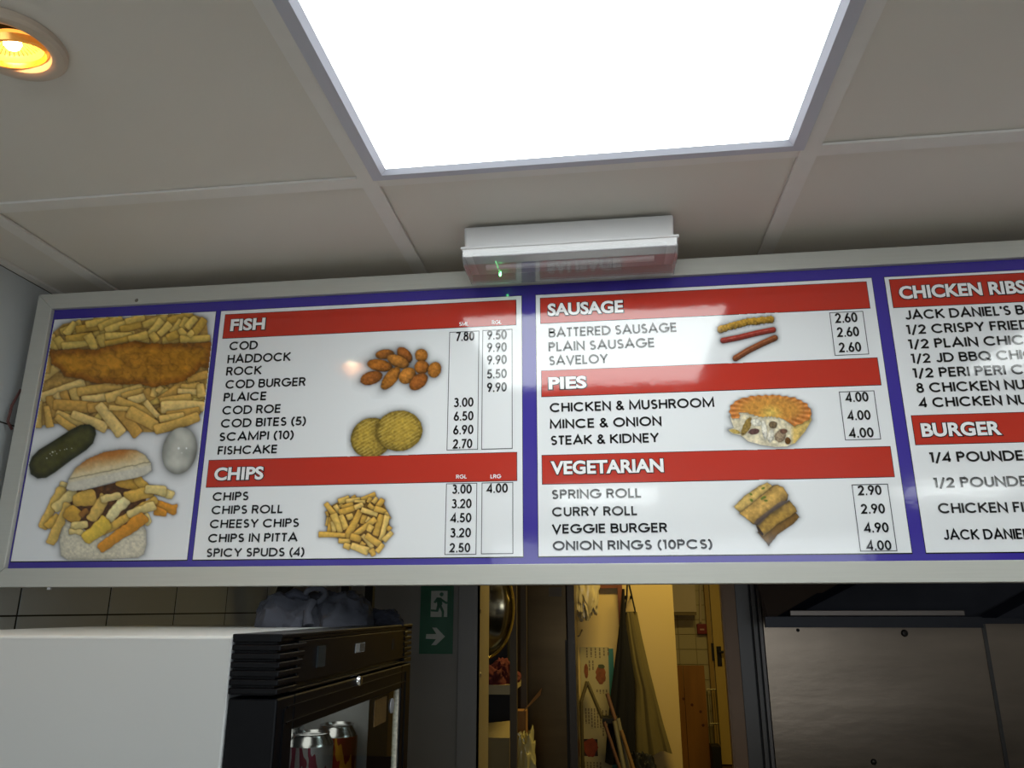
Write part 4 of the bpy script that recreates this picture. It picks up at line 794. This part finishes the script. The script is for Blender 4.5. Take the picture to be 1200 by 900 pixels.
MB().tube([(-.53, 1.21, topz + .040), (-.50, 1.20, topz + .052), (-.48, 1.205, topz + .044)], [.006, .008, .005], 10).build('twist', mat('dark_blue_cloth', (0, 0, 0, 1)), bag, smooth=True)

# ------------------------------------------------------------------ behind the fridge
rk = thing('storage_rack', 'black metal rack with two uprights standing behind the fridge', 'rack', (-.75, 2.45, -CZ))
for px_ in (405, 433):
    a = PY(px_, 700, 2.45); MB().box(a[0] - .013, a[0] + .013, 2.44, 2.465, -CZ, .62).build('post', blackm_m, rk)
a0, a1 = PY(405, 700, 2.45)[0], PY(433, 700, 2.45)[0]
for zz in (.5, -.5, -1.1): MB().box(a0 - .013, a1 + .013, 2.466, 2.49, zz, zz + .03).build('rail', blackm_m, rk)
p0 = PY(318, 733, 2.2); p1 = PY(334, 690, 2.2); dv = Vector(p1) - Vector(p0)
pole = MB().tube([Vector(p0) - dv * ((p0[2] + CZ) / dv.z), Vector(p0) + dv * 3.0], .022, 10)
tag(pole.build('pole', blackm_m, smooth=True), 'dark leaning pole behind the fridge at its left end', 'pole')

# exit sign
green_m = mat('sign_green', rgb(16, 92, 62), .4); sw_m = mat('sign_white', rgb(205, 210, 205), .4)
A, Bq, Cq, Dq = PY(495, 680, WY), PY(533.5, 680, WY), PY(529, 768, WY), PY(490, 764.5, WY)
sx0 = (A[0] + Dq[0]) / 2; sx1 = (Bq[0] + Cq[0]) / 2; sz0 = (Cq[2] + Dq[2]) / 2; sz1 = sz0 + .27
ex = thing('exit_sign', 'green exit sign with running man and arrow on the grey wall by the doorway', 'sign', ((sx0 + sx1) / 2, WY, sz0))
ys = WY - .004
box('plate', green_m, ex, sx0, sx1, ys, WY, sz0, sz1)
def sgn(x, y): p = PY(x, y, ys); return (p[0], p[2])
def flat(name, m_, pts, y, par=ex): return MB().prism([(q[0], y, q[1]) for q in pts], (0, .0005, 0)).build(name, m_, par)
flat('doorway_mark', sw_m, [sgn(505.5, 692.5), sgn(524.5, 692.5), sgn(524, 723), sgn(504.5, 723)], ys - .0006)
man = MB()
def mp(pts): man.prism([(sgn(*q)[0], ys - .0012, sgn(*q)[1]) for q in pts], (0, .0004, 0))
cxm, cym = sgn(517.6, 696.5)
man.add([(cxm + .0078 * math.cos(a), ys - .0012, cym + .0078 * math.sin(a)) for a in [i * math.pi / 6 for i in range(12)]], [tuple(range(12))])
mp([(512, 700), (517.5, 700.5), (518.5, 708), (516.5, 711), (512.5, 710), (512, 705)]); mp([(512, 700), (514, 703), (510.5, 707), (508, 706)]); mp([(517, 701), (523.5, 705.5), (527, 704), (527, 706), (523, 708), (517, 704.5)])
mp([(512.5, 708.5), (516, 710), (513.5, 717), (505, 716.5), (505, 714.2), (511, 714.5)]); mp([(514, 709), (517.5, 709.5), (520.5, 716), (520, 723), (517.5, 723), (517.6, 717)])
man.build('running_man', green_m, ex)
flat('arrow', sw_m, [sgn(499.5, 743), sgn(511.5, 743), sgn(506.5, 735.5), sgn(511.5, 735.5), sgn(521.5, 746), sgn(511, 756), sgn(505.5, 756), sgn(511, 749), sgn(499, 748.5)], ys - .0006)

# ------------------------------------------------------------------ right: steel splashback and hood
SB = 2.878
spl = thing('splashback', 'dull stainless steel splashback wall of riveted sheets under the hood', 'panel', (1.2, SB, -CZ + .3))
xa = PY(899, 780, SB)[0]; xs_ = PY(1166, 820, SB)[0]
st2 = mat('splash_steel', rgb(148, 134, 118), .30, metal=.88, noise=.35, nscale=2.0, stretch=(.8, 1, 2.6), bump=.05, bscale=14)
box('steel_sheet', st2, spl, xa, xs_ - .004, SB, WY - .001, -CZ + .3, .1)
box('steel_sheet', st2, spl, xs_ + .008, 3.1, SB, WY - .001, -CZ + .3, .1)
box('cover_strip', mat('strip_dark_steel', rgb(80, 78, 76), .4, metal=.8), spl, xs_ - .004, xs_ + .008, SB - .004, SB, -CZ + .3, .1)
for (x, y, r_) in ((935, 738.5, .006), (1060, 742, .012), (1024, 893, .010)):
    p = PY(x, y, SB); MB().lathe(p, [(.0001, .007), (r_ * .7, .006), (r_, 0)], 14, (0, -1, 0)).build('bolt', blackm_m if r_ < .01 else mat('bolt_dark', rgb(50, 46, 42), .4, metal=.8), spl, smooth=True)
HY = 2.70
hood = thing('extractor_hood', 'dark steel extractor hood over the splashback with sloping front', 'hood', (.9, 2.8, PY(1000, 735.5, HY)[2]))
hx0 = PY(897.5, 733, HY)[0]; hx1 = PY(1144, 731, HY)[0]; hz = PY(1000, 735.5, HY)[2]; hz2 = hz + .030
hood_m = mat('hood_steel_dark', rgb(92, 94, 104), .42, metal=.5, noise=.3, nscale=5); hlip = mat('hood_lip', rgb(22, 24, 34), .4, metal=.3); hbr = mat('hood_side_brown', rgb(84, 70, 60), .5, metal=.2)
MB().box(hx0, hx1 + .02, HY, HY + .02, hz, hz + .034).build('rim', hlip, hood)
MB().box(hx0 + .085, hx1 - .02, HY + .021, HY + .034, hz + .036, hz + .054).build('gutter_rail', mat('rail_steel', rgb(120, 112, 106), .35, metal=.8), hood, bevel=.002)
# sloping front and left gusset
tx = .40; tz = .20
MB().add([(hx0 + .02, HY + .036, hz + .02), (hx1 + .01, HY + .036, hz + .02), (hx1 + .01 + tx - .02, HY + .14, hz + tz), (hx0 + .02 + tx, HY + .14, hz + tz)], [(0, 1, 2, 3)]).build('front_panel', hood_m, hood)
MB().add([(hx0 + .018, HY + .030, hz + .02), (hx0 + .065, HY + .030, hz + .02), (hx0 + .065 + tx, HY + .132, hz + tz), (hx0 + .02 + tx - .05, HY + .132, hz + tz)], [(0, 1, 2, 3)]).build('corner_strip', hlip, hood)
MB().add([(hx0, HY + .012, hz + .02), (hx0 + .018, HY + .032, hz + .02), (hx0 - .0 + tx, HY + .13, hz + tz), (hx0, HY + .13, hz + tz)], [(0, 1, 2, 3)]).build('side_panel', hbr, hood)
h2 = thing('extractor_hood', 'second dark extractor hood at the right edge, hung slightly higher', 'hood', (1.7, 2.6, hz + .01))
q0 = hx1 + .022
MB().box(q0, 2.6, HY + .01, HY + .03, hz + .012, hz + .03).build('rim', hlip, h2)
MB().add([(q0, HY + .031, hz + .03), (2.6, HY + .031, hz + .03), (2.6, HY + .14, hz + tz), (q0 + tx, HY + .14, hz + tz)], [(0, 1, 2, 3)]).build('front_panel', hood_m, h2)
MB().add([(q0 - .01, HY + .02, hz + .03), (q0 + .05, HY + .02, hz + .03), (q0 + .05 + tx, HY + .13, hz + tz), (q0 + tx - .04, HY + .13, hz + tz)], [(0, 1, 2, 3)]).build('corner_strip', mat('hood_edge', rgb(44, 46, 56), .3, metal=.6), h2)

# ------------------------------------------------------------------ kitchen contents
def kx(px_, Y, py_=790): return PY(px_, py_, Y)[0]
def kz(py_, Y, px_=700): return PY(px_, py_, Y)[2]
# shelving unit
sy = 3.45
rack = thing('kitchen_shelving', 'metal kitchen shelving with a grey upright just inside the doorway', 'shelving', (kx(575, sy), sy + .2, -CZ))
post_m = mat('post_grey_brown', rgb(86, 74, 54), .5, metal=.1)
MB().box(kx(597.5, sy), kx(605.5, sy), sy, sy + .03, -CZ, .6).build('post', post_m, rack)
MB().box(kx(597.5, sy) , kx(605.5, sy), sy + .40, sy + .43, -CZ, .6).build('post', post_m, rack)
for (ya, yb_) in ((803, 814), (930, 940), (650, 660)):
    MB().box(-1.25, kx(598, sy), sy + .002, sy + .42, kz(yb_, sy, 585), kz(ya, sy, 585)).build('shelf', mat('shelf_cream', rgb(176, 160, 120), .5), rack)
MB().box(-1.25, -1.22, sy, sy + .43, -CZ, .6).build('post', post_m, rack)
sh1 = kz(803, sy, 585); sh0 = kz(930, sy, 585)
def item(name, label, cat, m_, x0, x1, y0, y1, z0, z1, bevel=.006, grp=None):
    return tag(MB().box(x0, x1, y0, y1, z0, z1).build(name, m_, bevel=bevel), label, cat, grp)
red_c = mat('red_cloth', rgb(112, 44, 40), .9, noise=.5, nscale=14, bump=.4, bscale=20)
rb = lump(kx(584, sy + .12), sy + .13, sh1, .085, .10, .075, 31, fold=.3, wr=.25).build('red_cloth_bundle', red_c, smooth=True); tag(rb, 'crumpled red cloth on the upper kitchen shelf', 'cloth')
item('black_block', 'black crate behind the red cloth on the upper kitchen shelf', 'crate', blackm_m, -1.1, kx(596, sy + .28), sy + .26, sy + .41, sh1, sh1 + .26)
item('black_block', 'black sheet added behind the cardboard box to darken the back of the lower kitchen shelf', 'crate', blackm_m, -1.1, kx(596, sy + .3), sy + .395, sy + .415, sh0, kz(816, sy, 585))  # thin black sheet added as the shade under the shelf
bx = thing('cardboard_box', 'pale cardboard box on the lower kitchen shelf', 'box', (kx(582, sy), sy + .2, sh0))
MB().box(kx(562, sy), kx(596, sy), sy + .03, sy + .38, sh0, kz(866, sy, 585)).build('carton', mat('carton_pale', rgb(150, 132, 90), .8, noise=.1), bx)
MB().add([(kx(562, sy), sy + .03, kz(866, sy, 585)), (kx(596, sy), sy + .03, kz(866, sy, 585)), (kx(596, sy), sy + .15, kz(850, sy, 585)), (kx(562, sy), sy + .15, kz(854, sy, 585))], [(0, 1, 2, 3)]).build('flap', mat('carton_light', rgb(170, 152, 104), .8), bx)
# plastic bag and carton flap right of the upright
by_ = 3.62
pb = lump(kx(612, by_), by_, kz(920, by_, 612), .060, .06, kz(862, by_, 612) - kz(920, by_, 612), 17, fold=.3, wr=.22)
tag(pb.build('plastic_bag', mat('bag_translucent', rgb(206, 196, 140), .22, spec=.8, noise=.2, nscale=10), smooth=True), 'crinkled pale plastic bag at the foot of the kitchen upright', 'bag')
stool = thing('side_box', 'low dark box standing under the plastic bag', 'box', (kx(612, by_), by_, -CZ)); box('carton', blackm_m, stool, kx(604, by_), kx(622, by_), by_ - .08, by_ + .1, -CZ, kz(920, by_, 612))
bc = thing('cardboard_flaps', 'open brown cardboard box with raised flaps beside the steel fridge', 'box', (kx(618, 3.8), 3.8, -CZ))
cb_m = mat('cardboard_brown', rgb(160, 116, 66), .8, noise=.15)
MB().box(kx(606, 3.8), kx(617, 3.8), 3.76, 3.84, -CZ, kz(832, 3.8, 615)).build('carton', cb_m, bc)
MB().prism([PY(612.5, 834, 3.76), PY(635, 806, 3.78), PY(633, 815, 3.78), PY(615, 833, 3.76)], (0, .006, 0)).build('flap', cb_m, bc)
# big hanging steel bowl
bw = thing('steel_bowl', 'large round steel bowl hanging half hidden behind the doorway edge', 'bowl', PY(567, 768, 3.25))
cb0 = Vector(PY(566, 712, 3.25)); axb = Vector((.85, -.52, 0)).normalized()
MB().lathe(cb0, [(.205, .0), (.202, -.012), (.180, -.045), (.14, -.075), (.08, -.095), (.0001, -.10), (.0001, -.097), (.08, -.092), (.138, -.072), (.176, -.043), (.196, -.012), (.196, .0), (.205, .0)], 56, axb).build('bowl_shell', mat('bowl_steel', rgb(190, 180, 150), .18, metal=1, noise=.2, nscale=20), bw, smooth=True)
ringp = [cb0 + (axb.orthogonal().normalized() * math.cos(t) + axb.cross(axb.orthogonal().normalized()) * math.sin(t)) * .204 for t in [i * 2 * math.pi / 48 for i in range(49)]]
MB().tube(ringp, .006, 8, cap=False).build('rim', mat('rim_brass', rgb(206, 184, 110), .2, metal=1), bw, smooth=True)
# tall steel fridge
ty = 3.95
tf = thing('steel_fridge', 'tall dark stainless steel upright fridge in the kitchen', 'fridge', (kx(640, ty), ty + .35, -CZ))
tx0, tx1 = kx(604, ty), kx(666, ty)
dst = mat('dark_stainless', rgb(88, 72, 48), .30, metal=.85, noise=.3, nscale=3, stretch=(.5, 1, 3))
box('cabinet', dst, tf, tx0, tx1 + .03, ty + .045, ty + .42, -CZ + .08, .78)
dd_ = box('door', dst, tf, tx0 + .002, tx1, ty, ty + .042, -CZ + .14, .74, bevel=.006)
box('edge_trim', mat('edge_brown', rgb(60, 52, 46), .4), tf, tx1 + .002, kx(675, ty), ty - .01, ty + .045, -CZ + .14, .78)
ba = PY(645, 697, ty - .001); pl = box('name_plate', mat('plate_dull', rgb(70, 62, 50), .4), dd_, kx(643, ty, 692), kx(658, ty, 692), ty - .003, ty, kz(699, ty, 650), kz(688, ty, 650))
box('handle', blackm_m, tf, tx1 - .012, tx1 + .001, ty - .012, ty, -.9, -.15)
for sx_ in (tx0 + .03, tx1 - .03): box('foot', blackm_m, tf, sx_ - .015, sx_ + .015, ty + .06, ty + .09, -CZ, -CZ + .08)
# things standing in front of the fridge: small switch box and hanging cloth
# cream wall fittings: wooden rail, post
wood_r = mat('red_brown_wood', rgb(128, 72, 44), .5, noise=.25, nscale=14, stretch=(1, 1, .2))
rail = thing('coat_rail', 'red-brown wooden frame rail on the kitchen wall carrying the hooks', 'rail', (kx(712, KW), KW, kz(735, KW)))
box('upright', wood_r, rail, kx(724, KW, 700), kx(729.5, KW, 700), KW - .03, KW, kz(732, KW), .5)
box('crosspiece', wood_r, rail, kx(690, KW, 690), kx(724, KW, 690), KW - .03, KW, kz(689.5, KW), .5)
for q in (733, 739): MB().tube([PY(q, 700, KW), PY(q, 702, KW - .05), PY(q, 698, KW - .055)], .004, 8).build('hook', blackm_m, rail)
# poster with lettering turned on its side and food pictures
pst = thing('poster', 'tall cream menu poster on the kitchen wall, printed sideways with a teal edge', 'poster', (kx(700, KW), KW, kz(905, KW)))
py0 = KW - .003; X_a, X_b = kx(681, KW, 800), kx(714, KW, 800)
box('sheet', mat('poster_cream', rgb(186, 172, 130), .7), pst, X_a, X_b, py0, KW, kz(930, KW), kz(758, KW))
box('teal_edge', mat('poster_teal', rgb(60, 130, 128), .6), pst, X_b, kx(720, KW, 800), py0, KW, kz(930, KW), kz(760, KW))
inkb = mat('poster_ink', rgb(120, 106, 84), .7)
M = MB(); rs = random.Random(4)
def rows(x0, x1, ya, yb_, n):
    for i in range(n):
        xx = x0 + (x1 - x0) * i / (n - 1); a = kz(ya, KW); b = kz(yb_ - rs.uniform(0, (yb_ - ya) * .35), KW); zz = a
        X_ = kx(xx, KW, (ya + yb_) / 2)
        while zz > b:
            L = rs.uniform(.008, .02); M.box(X_, X_ + .008, py0 - .0006, py0 - .0002, max(zz - L, b), zz); zz -= L + .004
rows(687, 712, 759, 772, 6); rows(690, 694, 774, 786, 2); rows(686, 703, 830, 856, 6); rows(706, 710, 832, 872, 2); rows(684, 703, 893, 905, 6); rows(699, 710, 808, 813, 4)
M.build('poster_print', inkb, pst)['kind'] = 'stuff'
def blob(cxp, cyp, rxp, ryp, m_, seed, name='poster_picture'):
    p = PY(cxp, cyp, py0); sc = KW / 850; rs = random.Random(seed); MM = MB(); n = 20
    MM.prism([(p[0] + rxp * sc * math.cos(t) * (1 + rs.uniform(-.14, .14)), py0 - .0008 - seed * 1e-5, p[2] + ryp * sc * math.sin(t) * (1 + rs.uniform(-.1, .1))) for t in [i * 2 * math.pi / n for i in range(n)]], (0, .0003, 0)); MM.build(name, m_, pst)
blob(704, 791, 5.2, 9.5, mat('poster_orange', rgb(150, 84, 46), .7, noise=.5, nscale=40), 1); blob(704.5, 781, 3.5, 2.2, mat('poster_green', rgb(70, 74, 40), .6), 2); blob(687, 786, 2.2, 7, mat('poster_orange', (0, 0, 0, 1)), 3)
box('poster_picture', mat('poster_dark', rgb(52, 26, 22), .6), pst, kx(683, KW, 876), kx(700.5, KW, 876), py0 - .0009, py0 - .0002, kz(886, KW), kz(866, KW))
blob(692, 876, 7, 8.5, mat('poster_red_orange', rgb(150, 62, 34), .7, noise=.4, nscale=30), 15)
# clear bag hanging
pbg = thing('hanging_plastic_bag', 'clear plastic bag hanging from a hook beside the steel fridge', 'bag', PY(688, 720, KW - .1))
bgm = glass_mat('clear_film', (.93, .9, .8, 1), rough=.15)
lump(*PY(687, 686, KW - .12)[:2], PY(687, 684, KW - .12)[2], .062, .04, -.17, 44, fold=.35, wr=.2).build('film', mat('film_pale', rgb(206, 190, 150), .2, spec=.8), pbg, smooth=True)
MB().tube([PY(682, 738, KW - .06), PY(679, 745, KW - .08), PY(672, 747, KW - .08)], .004, 8).build('hook_wire', steel_m, pbg)
# aprons hanging from the hooks: pleated cloth widening downward
def apron(name, label, m_, Lp, Rp, yb0, depth, seed, straps=None):
    """Lp / Rp: left and right outline, top to bottom"""
    t = thing(name, label, 'apron', (Lp[0][0] * .5 + Rp[0][0] * .5, yb0, min(Lp[-1][2], Rp[-1][2])))
    n = len(Lp); N = 22; Mx = MB(); vs = []; rs = random.Random(seed); ph = rs.uniform(0, 6)
    for sgn_ in (0, 1):
        for j in range(n):
            for i in range(N + 1):
                s_ = i / N; a, b = Vector(Lp[j]), Vector(Rp[j]); p = a.lerp(b, s_); wd = (b - a).length
                fold = math.sin(s_ * 15 + ph + .3 * j) * .5 + math.sin(s_ * 31 + ph * 2) * .2
                p.y = yb0 - depth * (.4 + .6 * math.sin(math.pi * s_)) + fold * min(.02, wd * .10) + sgn_ * .006; p.z += .01 * math.sin(s_ * 9 + ph) * (j == n - 1); vs.append(p)
    def idx(q, j, i): return q * n * (N + 1) + j * (N + 1) + i
    fs = []
    for q in (0, 1):
        for j in range(n - 1):
            for i in range(N): fs.append((idx(q, j, i), idx(q, j, i + 1), idx(q, j + 1, i + 1), idx(q, j + 1, i)))
    for j in range(n - 1): fs += [(idx(0, j, 0), idx(0, j + 1, 0), idx(1, j + 1, 0), idx(1, j, 0)), (idx(0, j, N), idx(0, j + 1, N), idx(1, j + 1, N), idx(1, j, N))]
    for i in range(N): fs += [(idx(0, 0, i), idx(0, 0, i + 1), idx(1, 0, i + 1), idx(1, 0, i)), (idx(0, n - 1, i), idx(0, n - 1, i + 1), idx(1, n - 1, i + 1), idx(1, n - 1, i))]
    Mx.add(vs, fs).build('cloth', m_, t, smooth=True); return t
Ya = KW - .06
kh = apron('khaki_apron', 'khaki apron hanging from its black neck strap against the yellow wall', mat('khaki_cloth', rgb(116, 104, 62), .9, noise=.15, nscale=8),
      [PY(x, y, Ya) for x, y in ((731, 717), (734, 745), (738, 775), (744, 800), (744, 840), (745, 884))], [PY(x, y, Ya) for x, y in ((746.5, 717), (752, 745), (760, 780), (770, 820), (778, 850), (788, 882))], KW - .02, .05, 3)
strap = MB(); strap.tube([PY(732, 718, Ya), PY(734.5, 700, Ya), PY(735, 684, Ya), PY(737, 684, Ya), PY(740, 697, Ya), PY(744.5, 717, Ya), PY(732, 718, Ya)], .005, 8); strap.build('neck_strap', blackm_m, kh)
bk = apron('black_apron', 'long black apron hanging in front of the khaki apron', mat('black_cloth', rgb(16, 16, 20), .9),
      [PY(x, y, Ya - .04) for x, y in ((729, 690), (726, 730), (722, 765), (716, 810), (712, 850), (709, 895))], [PY(x, y, Ya - .04) for x, y in ((732, 690), (733.5, 730), (739, 765), (744, 800), (744, 850), (745, 895))], KW - .05, .05, 9)
tag(lump(*PY(752, 900, KW - .1)[:2], -CZ + .45, .09, .07, kz(884, KW - .1, 752) + CZ - .45, 77, fold=.3).build('dark_bundle', blackm_m, smooth=True), 'dark bundle on the kitchen floor below the khaki apron', 'bag')
tag(box('bundle_stool', blackm_m, None, *(lambda p: (p[0] - .12, p[0] + .12, p[1] - .1, p[1] + .1))(PY(752, 900, KW - .15)), -CZ, -CZ + .449), 'low dark stool carrying the dark bundle', 'stool')
# brooms and mops leaning, handles crossing; each is one thing with handle parts
wood_h = mat('handle_wood', rgb(120, 90, 54), .6); red_h = mat('handle_reddish', rgb(104, 72, 56), .6); grey_h = mat('handle_grey', rgb(120, 114, 92), .5)
def stick(name, label, m_, a, b, Yt, Yb, r_=.011):
    A_ = Vector(PY(a[0], a[1], Yt)); B_ = Vector(PY(b[0], b[1], Yb)); dv = B_ - A_; E_ = A_ + dv * ((-CZ + .012 - A_.z) / dv.z)
    if E_.y < 3.1: E_.y = 3.3
    t = thing(name, label, 'broom', (E_.x, E_.y, -CZ)); MB().tube([A_, E_], r_, 10).build('handle', m_, t, smooth=True)
    return t
stick('broom_handle', 'reddish broom handle leaning on the black apron', red_h, (711.5, 813), (720, 840), KW - .16, KW - .19)
stick('broom_handle', 'pale grey mop handle in front of the black apron, left of two', grey_h, (720, 845), (731, 900), KW - .24, KW - .29, .012)
stick('broom_handle', 'pale grey mop handle in front of the black apron, right of two', grey_h, (724, 842), (736, 900), KW - .21, KW - .26, .012)
stick('broom_handle', 'brown wooden broom handle, rightmost of the leaning handles', wood_h, (728, 856), (742, 900), KW - .25, KW - .30, .010)
stick('broom_handle', 'thin reddish handle leaning left of the grey mop handles', red_h, (708, 846), (726, 900), KW - .30, KW - .33, .009)
an = thing('folding_frame', 'thin dark inverted V frame leaning on the poster', 'frame', (kx(692, KW - .1), KW - .12, -CZ))
A_ = Vector(PY(688, 799, KW - .05))
for b in ((681, 822), (706, 842)):
    B_ = Vector(PY(*b, KW - .08)); dv = B_ - A_; MB().tube([A_, B_] if b[0] == 706 else [A_, B_, Vector((B_.x, B_.y, -CZ))], .010, 8).build('leg', mat('frame_olive', rgb(84, 74, 46), .5), an)
a = PY(706, 843, KW - .14); b = PY(724, 843, KW - .20)
MB().box(a[0], b[0], KW - .2, KW - .09, a[2] - .012, a[2] + .014).build('clamp', blackm_m, an)

# far wall: tiles, boxes, plank, rack, door
FYW = 8.0
farwall = struct(box('wall_kitchen_far', mat('kitchen_grout', rgb(150, 136, 96), .8), None, -2.0, 2.6, FYW, FYW + .1, -CZ, KC))
ktile = mat('kitchen_tile_cream', rgb(196, 184, 140), .3, noise=.04)
gx = kx(816, FYW, 760); gz = kz(743.5, FYW, 815); tw_ = kx(816, FYW, 760) - kx(797, FYW, 760); tw_ = .165; thh = gz - kz(761, FYW, 815)
for i in range(-3, 3):
    for j in range(-6, 7):
        x0 = gx + i * tw_; z0 = gz + j * thh
        if x0 > kx(832, FYW, 760): continue
        box('tile', ktile, farwall, x0 + .003, x0 + tw_ - .003, FYW - .008, FYW, max(z0 + .003, -CZ), min(z0 + thh - .003, KC))
cab = thing('meter_cabinet', 'cream boxed cabinet high on the far kitchen wall', 'cabinet', (kx(803, FYW), FYW - .1, kz(721, FYW, 800)))
box('carcass', cream_m, cab, kx(786, FYW - .2, 700), kx(815, FYW - .2, 700), FYW - .2, FYW - .009, kz(717, FYW - .2, 800), .6)
box('underside', mat('cab_dark', rgb(120, 104, 62), .5), cab, kx(786, FYW - .2, 700), kx(815, FYW - .2, 700), FYW - .195, FYW - .009, kz(721, FYW - .2, 800), kz(717.2, FYW - .2, 800))
tag(MB().tube([PY(820.5, 680, FYW - .03), PY(821, 729, FYW - .03)], .012, 8).build('conduit', cream_m, smooth=True), 'thin conduit running down to the red call point', 'pipe')
cp = thing('fire_call_point', 'small red fire alarm call point on the far kitchen wall', 'alarm', PY(822.5, 743, FYW - .03))
r4 = [PY(817.5, 743, FYW - .06), PY(828, 731, FYW - .06)]
box('case', mat('alarm_red', rgb(128, 34, 28), .5), cp, r4[0][0], r4[1][0], FYW - .06, FYW - .009, r4[0][2], r4[1][2], bevel=.006)
box('window', mat('alarm_white', rgb(196, 150, 140), .4), cp, r4[0][0] + .025, r4[1][0] - .025, FYW - .063, FYW - .06, r4[0][2] + .035, r4[1][2] - .045)
plank_m = mat('pine_orange', rgb(164, 112, 44), .5, noise=.25, nscale=5, stretch=(3, 1, .4)); 
pk2 = thing('pine_board', 'orange pine board of two planks leaning on the far tiled wall', 'board', (kx(813, 7.7), 7.8, -CZ))
yy = 7.75
box('plank', plank_m, pk2, kx(790, yy, 840), kx(803.5, yy, 840), yy, yy + .03, -CZ, kz(780, yy, 812)); box('plank', plank_m, pk2, kx(804, yy, 840), kx(829, yy, 840), yy - .006, yy + .03, -CZ, kz(780, yy, 812))
for (x, y) in ((821, 834), (811, 826), (824, 850), (801, 819)):
    p = PY(x, y, yy - .006 if x > 804 else yy); MB().lathe(p, [(.0001, .002), (.012, .001), (.013, 0)], 10, (0, -1, 0)).build('knot', mat('knot_dark', rgb(90, 46, 18), .6), pk2)
wk = thing('wire_rack', 'narrow wire rack standing between the pine board and the yellow door', 'rack', (kx(835, 7.5), 7.5, -CZ))
wm = mat('wire_olive', rgb(110, 100, 60), .4, metal=.4)
def seg(a, b, r_=.007): return MB().tube([PY(*a, 7.5), PY(*b, 7.5)], r_, 6).build('wire', wm, wk)
seg((828, 808), (839, 808)); seg((828.5, 810), (833, 872)); seg((838.5, 808), (844, 872)); seg((831, 848), (842, 848)); seg((831, 812), (835.5, 872), .003); seg((834, 812), (838, 872), .003); seg((836.5, 812), (841, 872), .003)
box('base', blackm_m, wk, kx(833, 7.5, 880), kx(843.5, 7.5, 880), 7.4, 7.6, -CZ, kz(873, 7.5, 838))
fd = struct(box('door_1', mat('door_yellow', rgb(206, 178, 96), .45, noise=.05, nscale=2), None, kx(838, FYW - .06, 780), 1.55, FYW - .06, FYW - .001, -CZ + .01, KC - .3), 'yellow kitchen exit door with black lever handle')
box('door_frame', mat('door_frame_ochre', rgb(170, 140, 70), .5), fd, kx(831.5, FYW - .08, 780), kx(836.5, FYW - .08, 780), FYW - .09, FYW - .061 + .06, -CZ, KC - .25)
box('rail_line', mat('door_frame_ochre', (0, 0, 0, 1)), fd, kx(846, FYW - .065, 766), 1.5, FYW - .064, FYW - .06, kz(766, FYW - .06, 850), kz(765, FYW - .06, 850))
p = PY(843, 769, FYW - .07); hd = box('handle_plate', blackm_m, fd, p[0] - .022, p[0] + .022, FYW - .07, FYW - .06, p[2] - .09, p[2] + .09, bevel=.004)
MB().tube([(p[0], FYW - .07, p[2] + .04), (p[0], FYW - .11, p[2] + .04), (p[0] + .07, FYW - .11, p[2] + .04)], .012, 8).build('lever', blackm_m, fd, smooth=True)
p = PY(835.5, 764, FYW - .1); box('hinge_guard', blackm_m, fd, p[0] - .012, p[0] + .012, FYW - .1, FYW - .085, p[2] - .08, p[2] + .08)

# ------------------------------------------------------------------ lift everything to floor level zero
for o in COL.objects:
    if o.parent is None and o.type != 'CAMERA': o.location.z += CZ
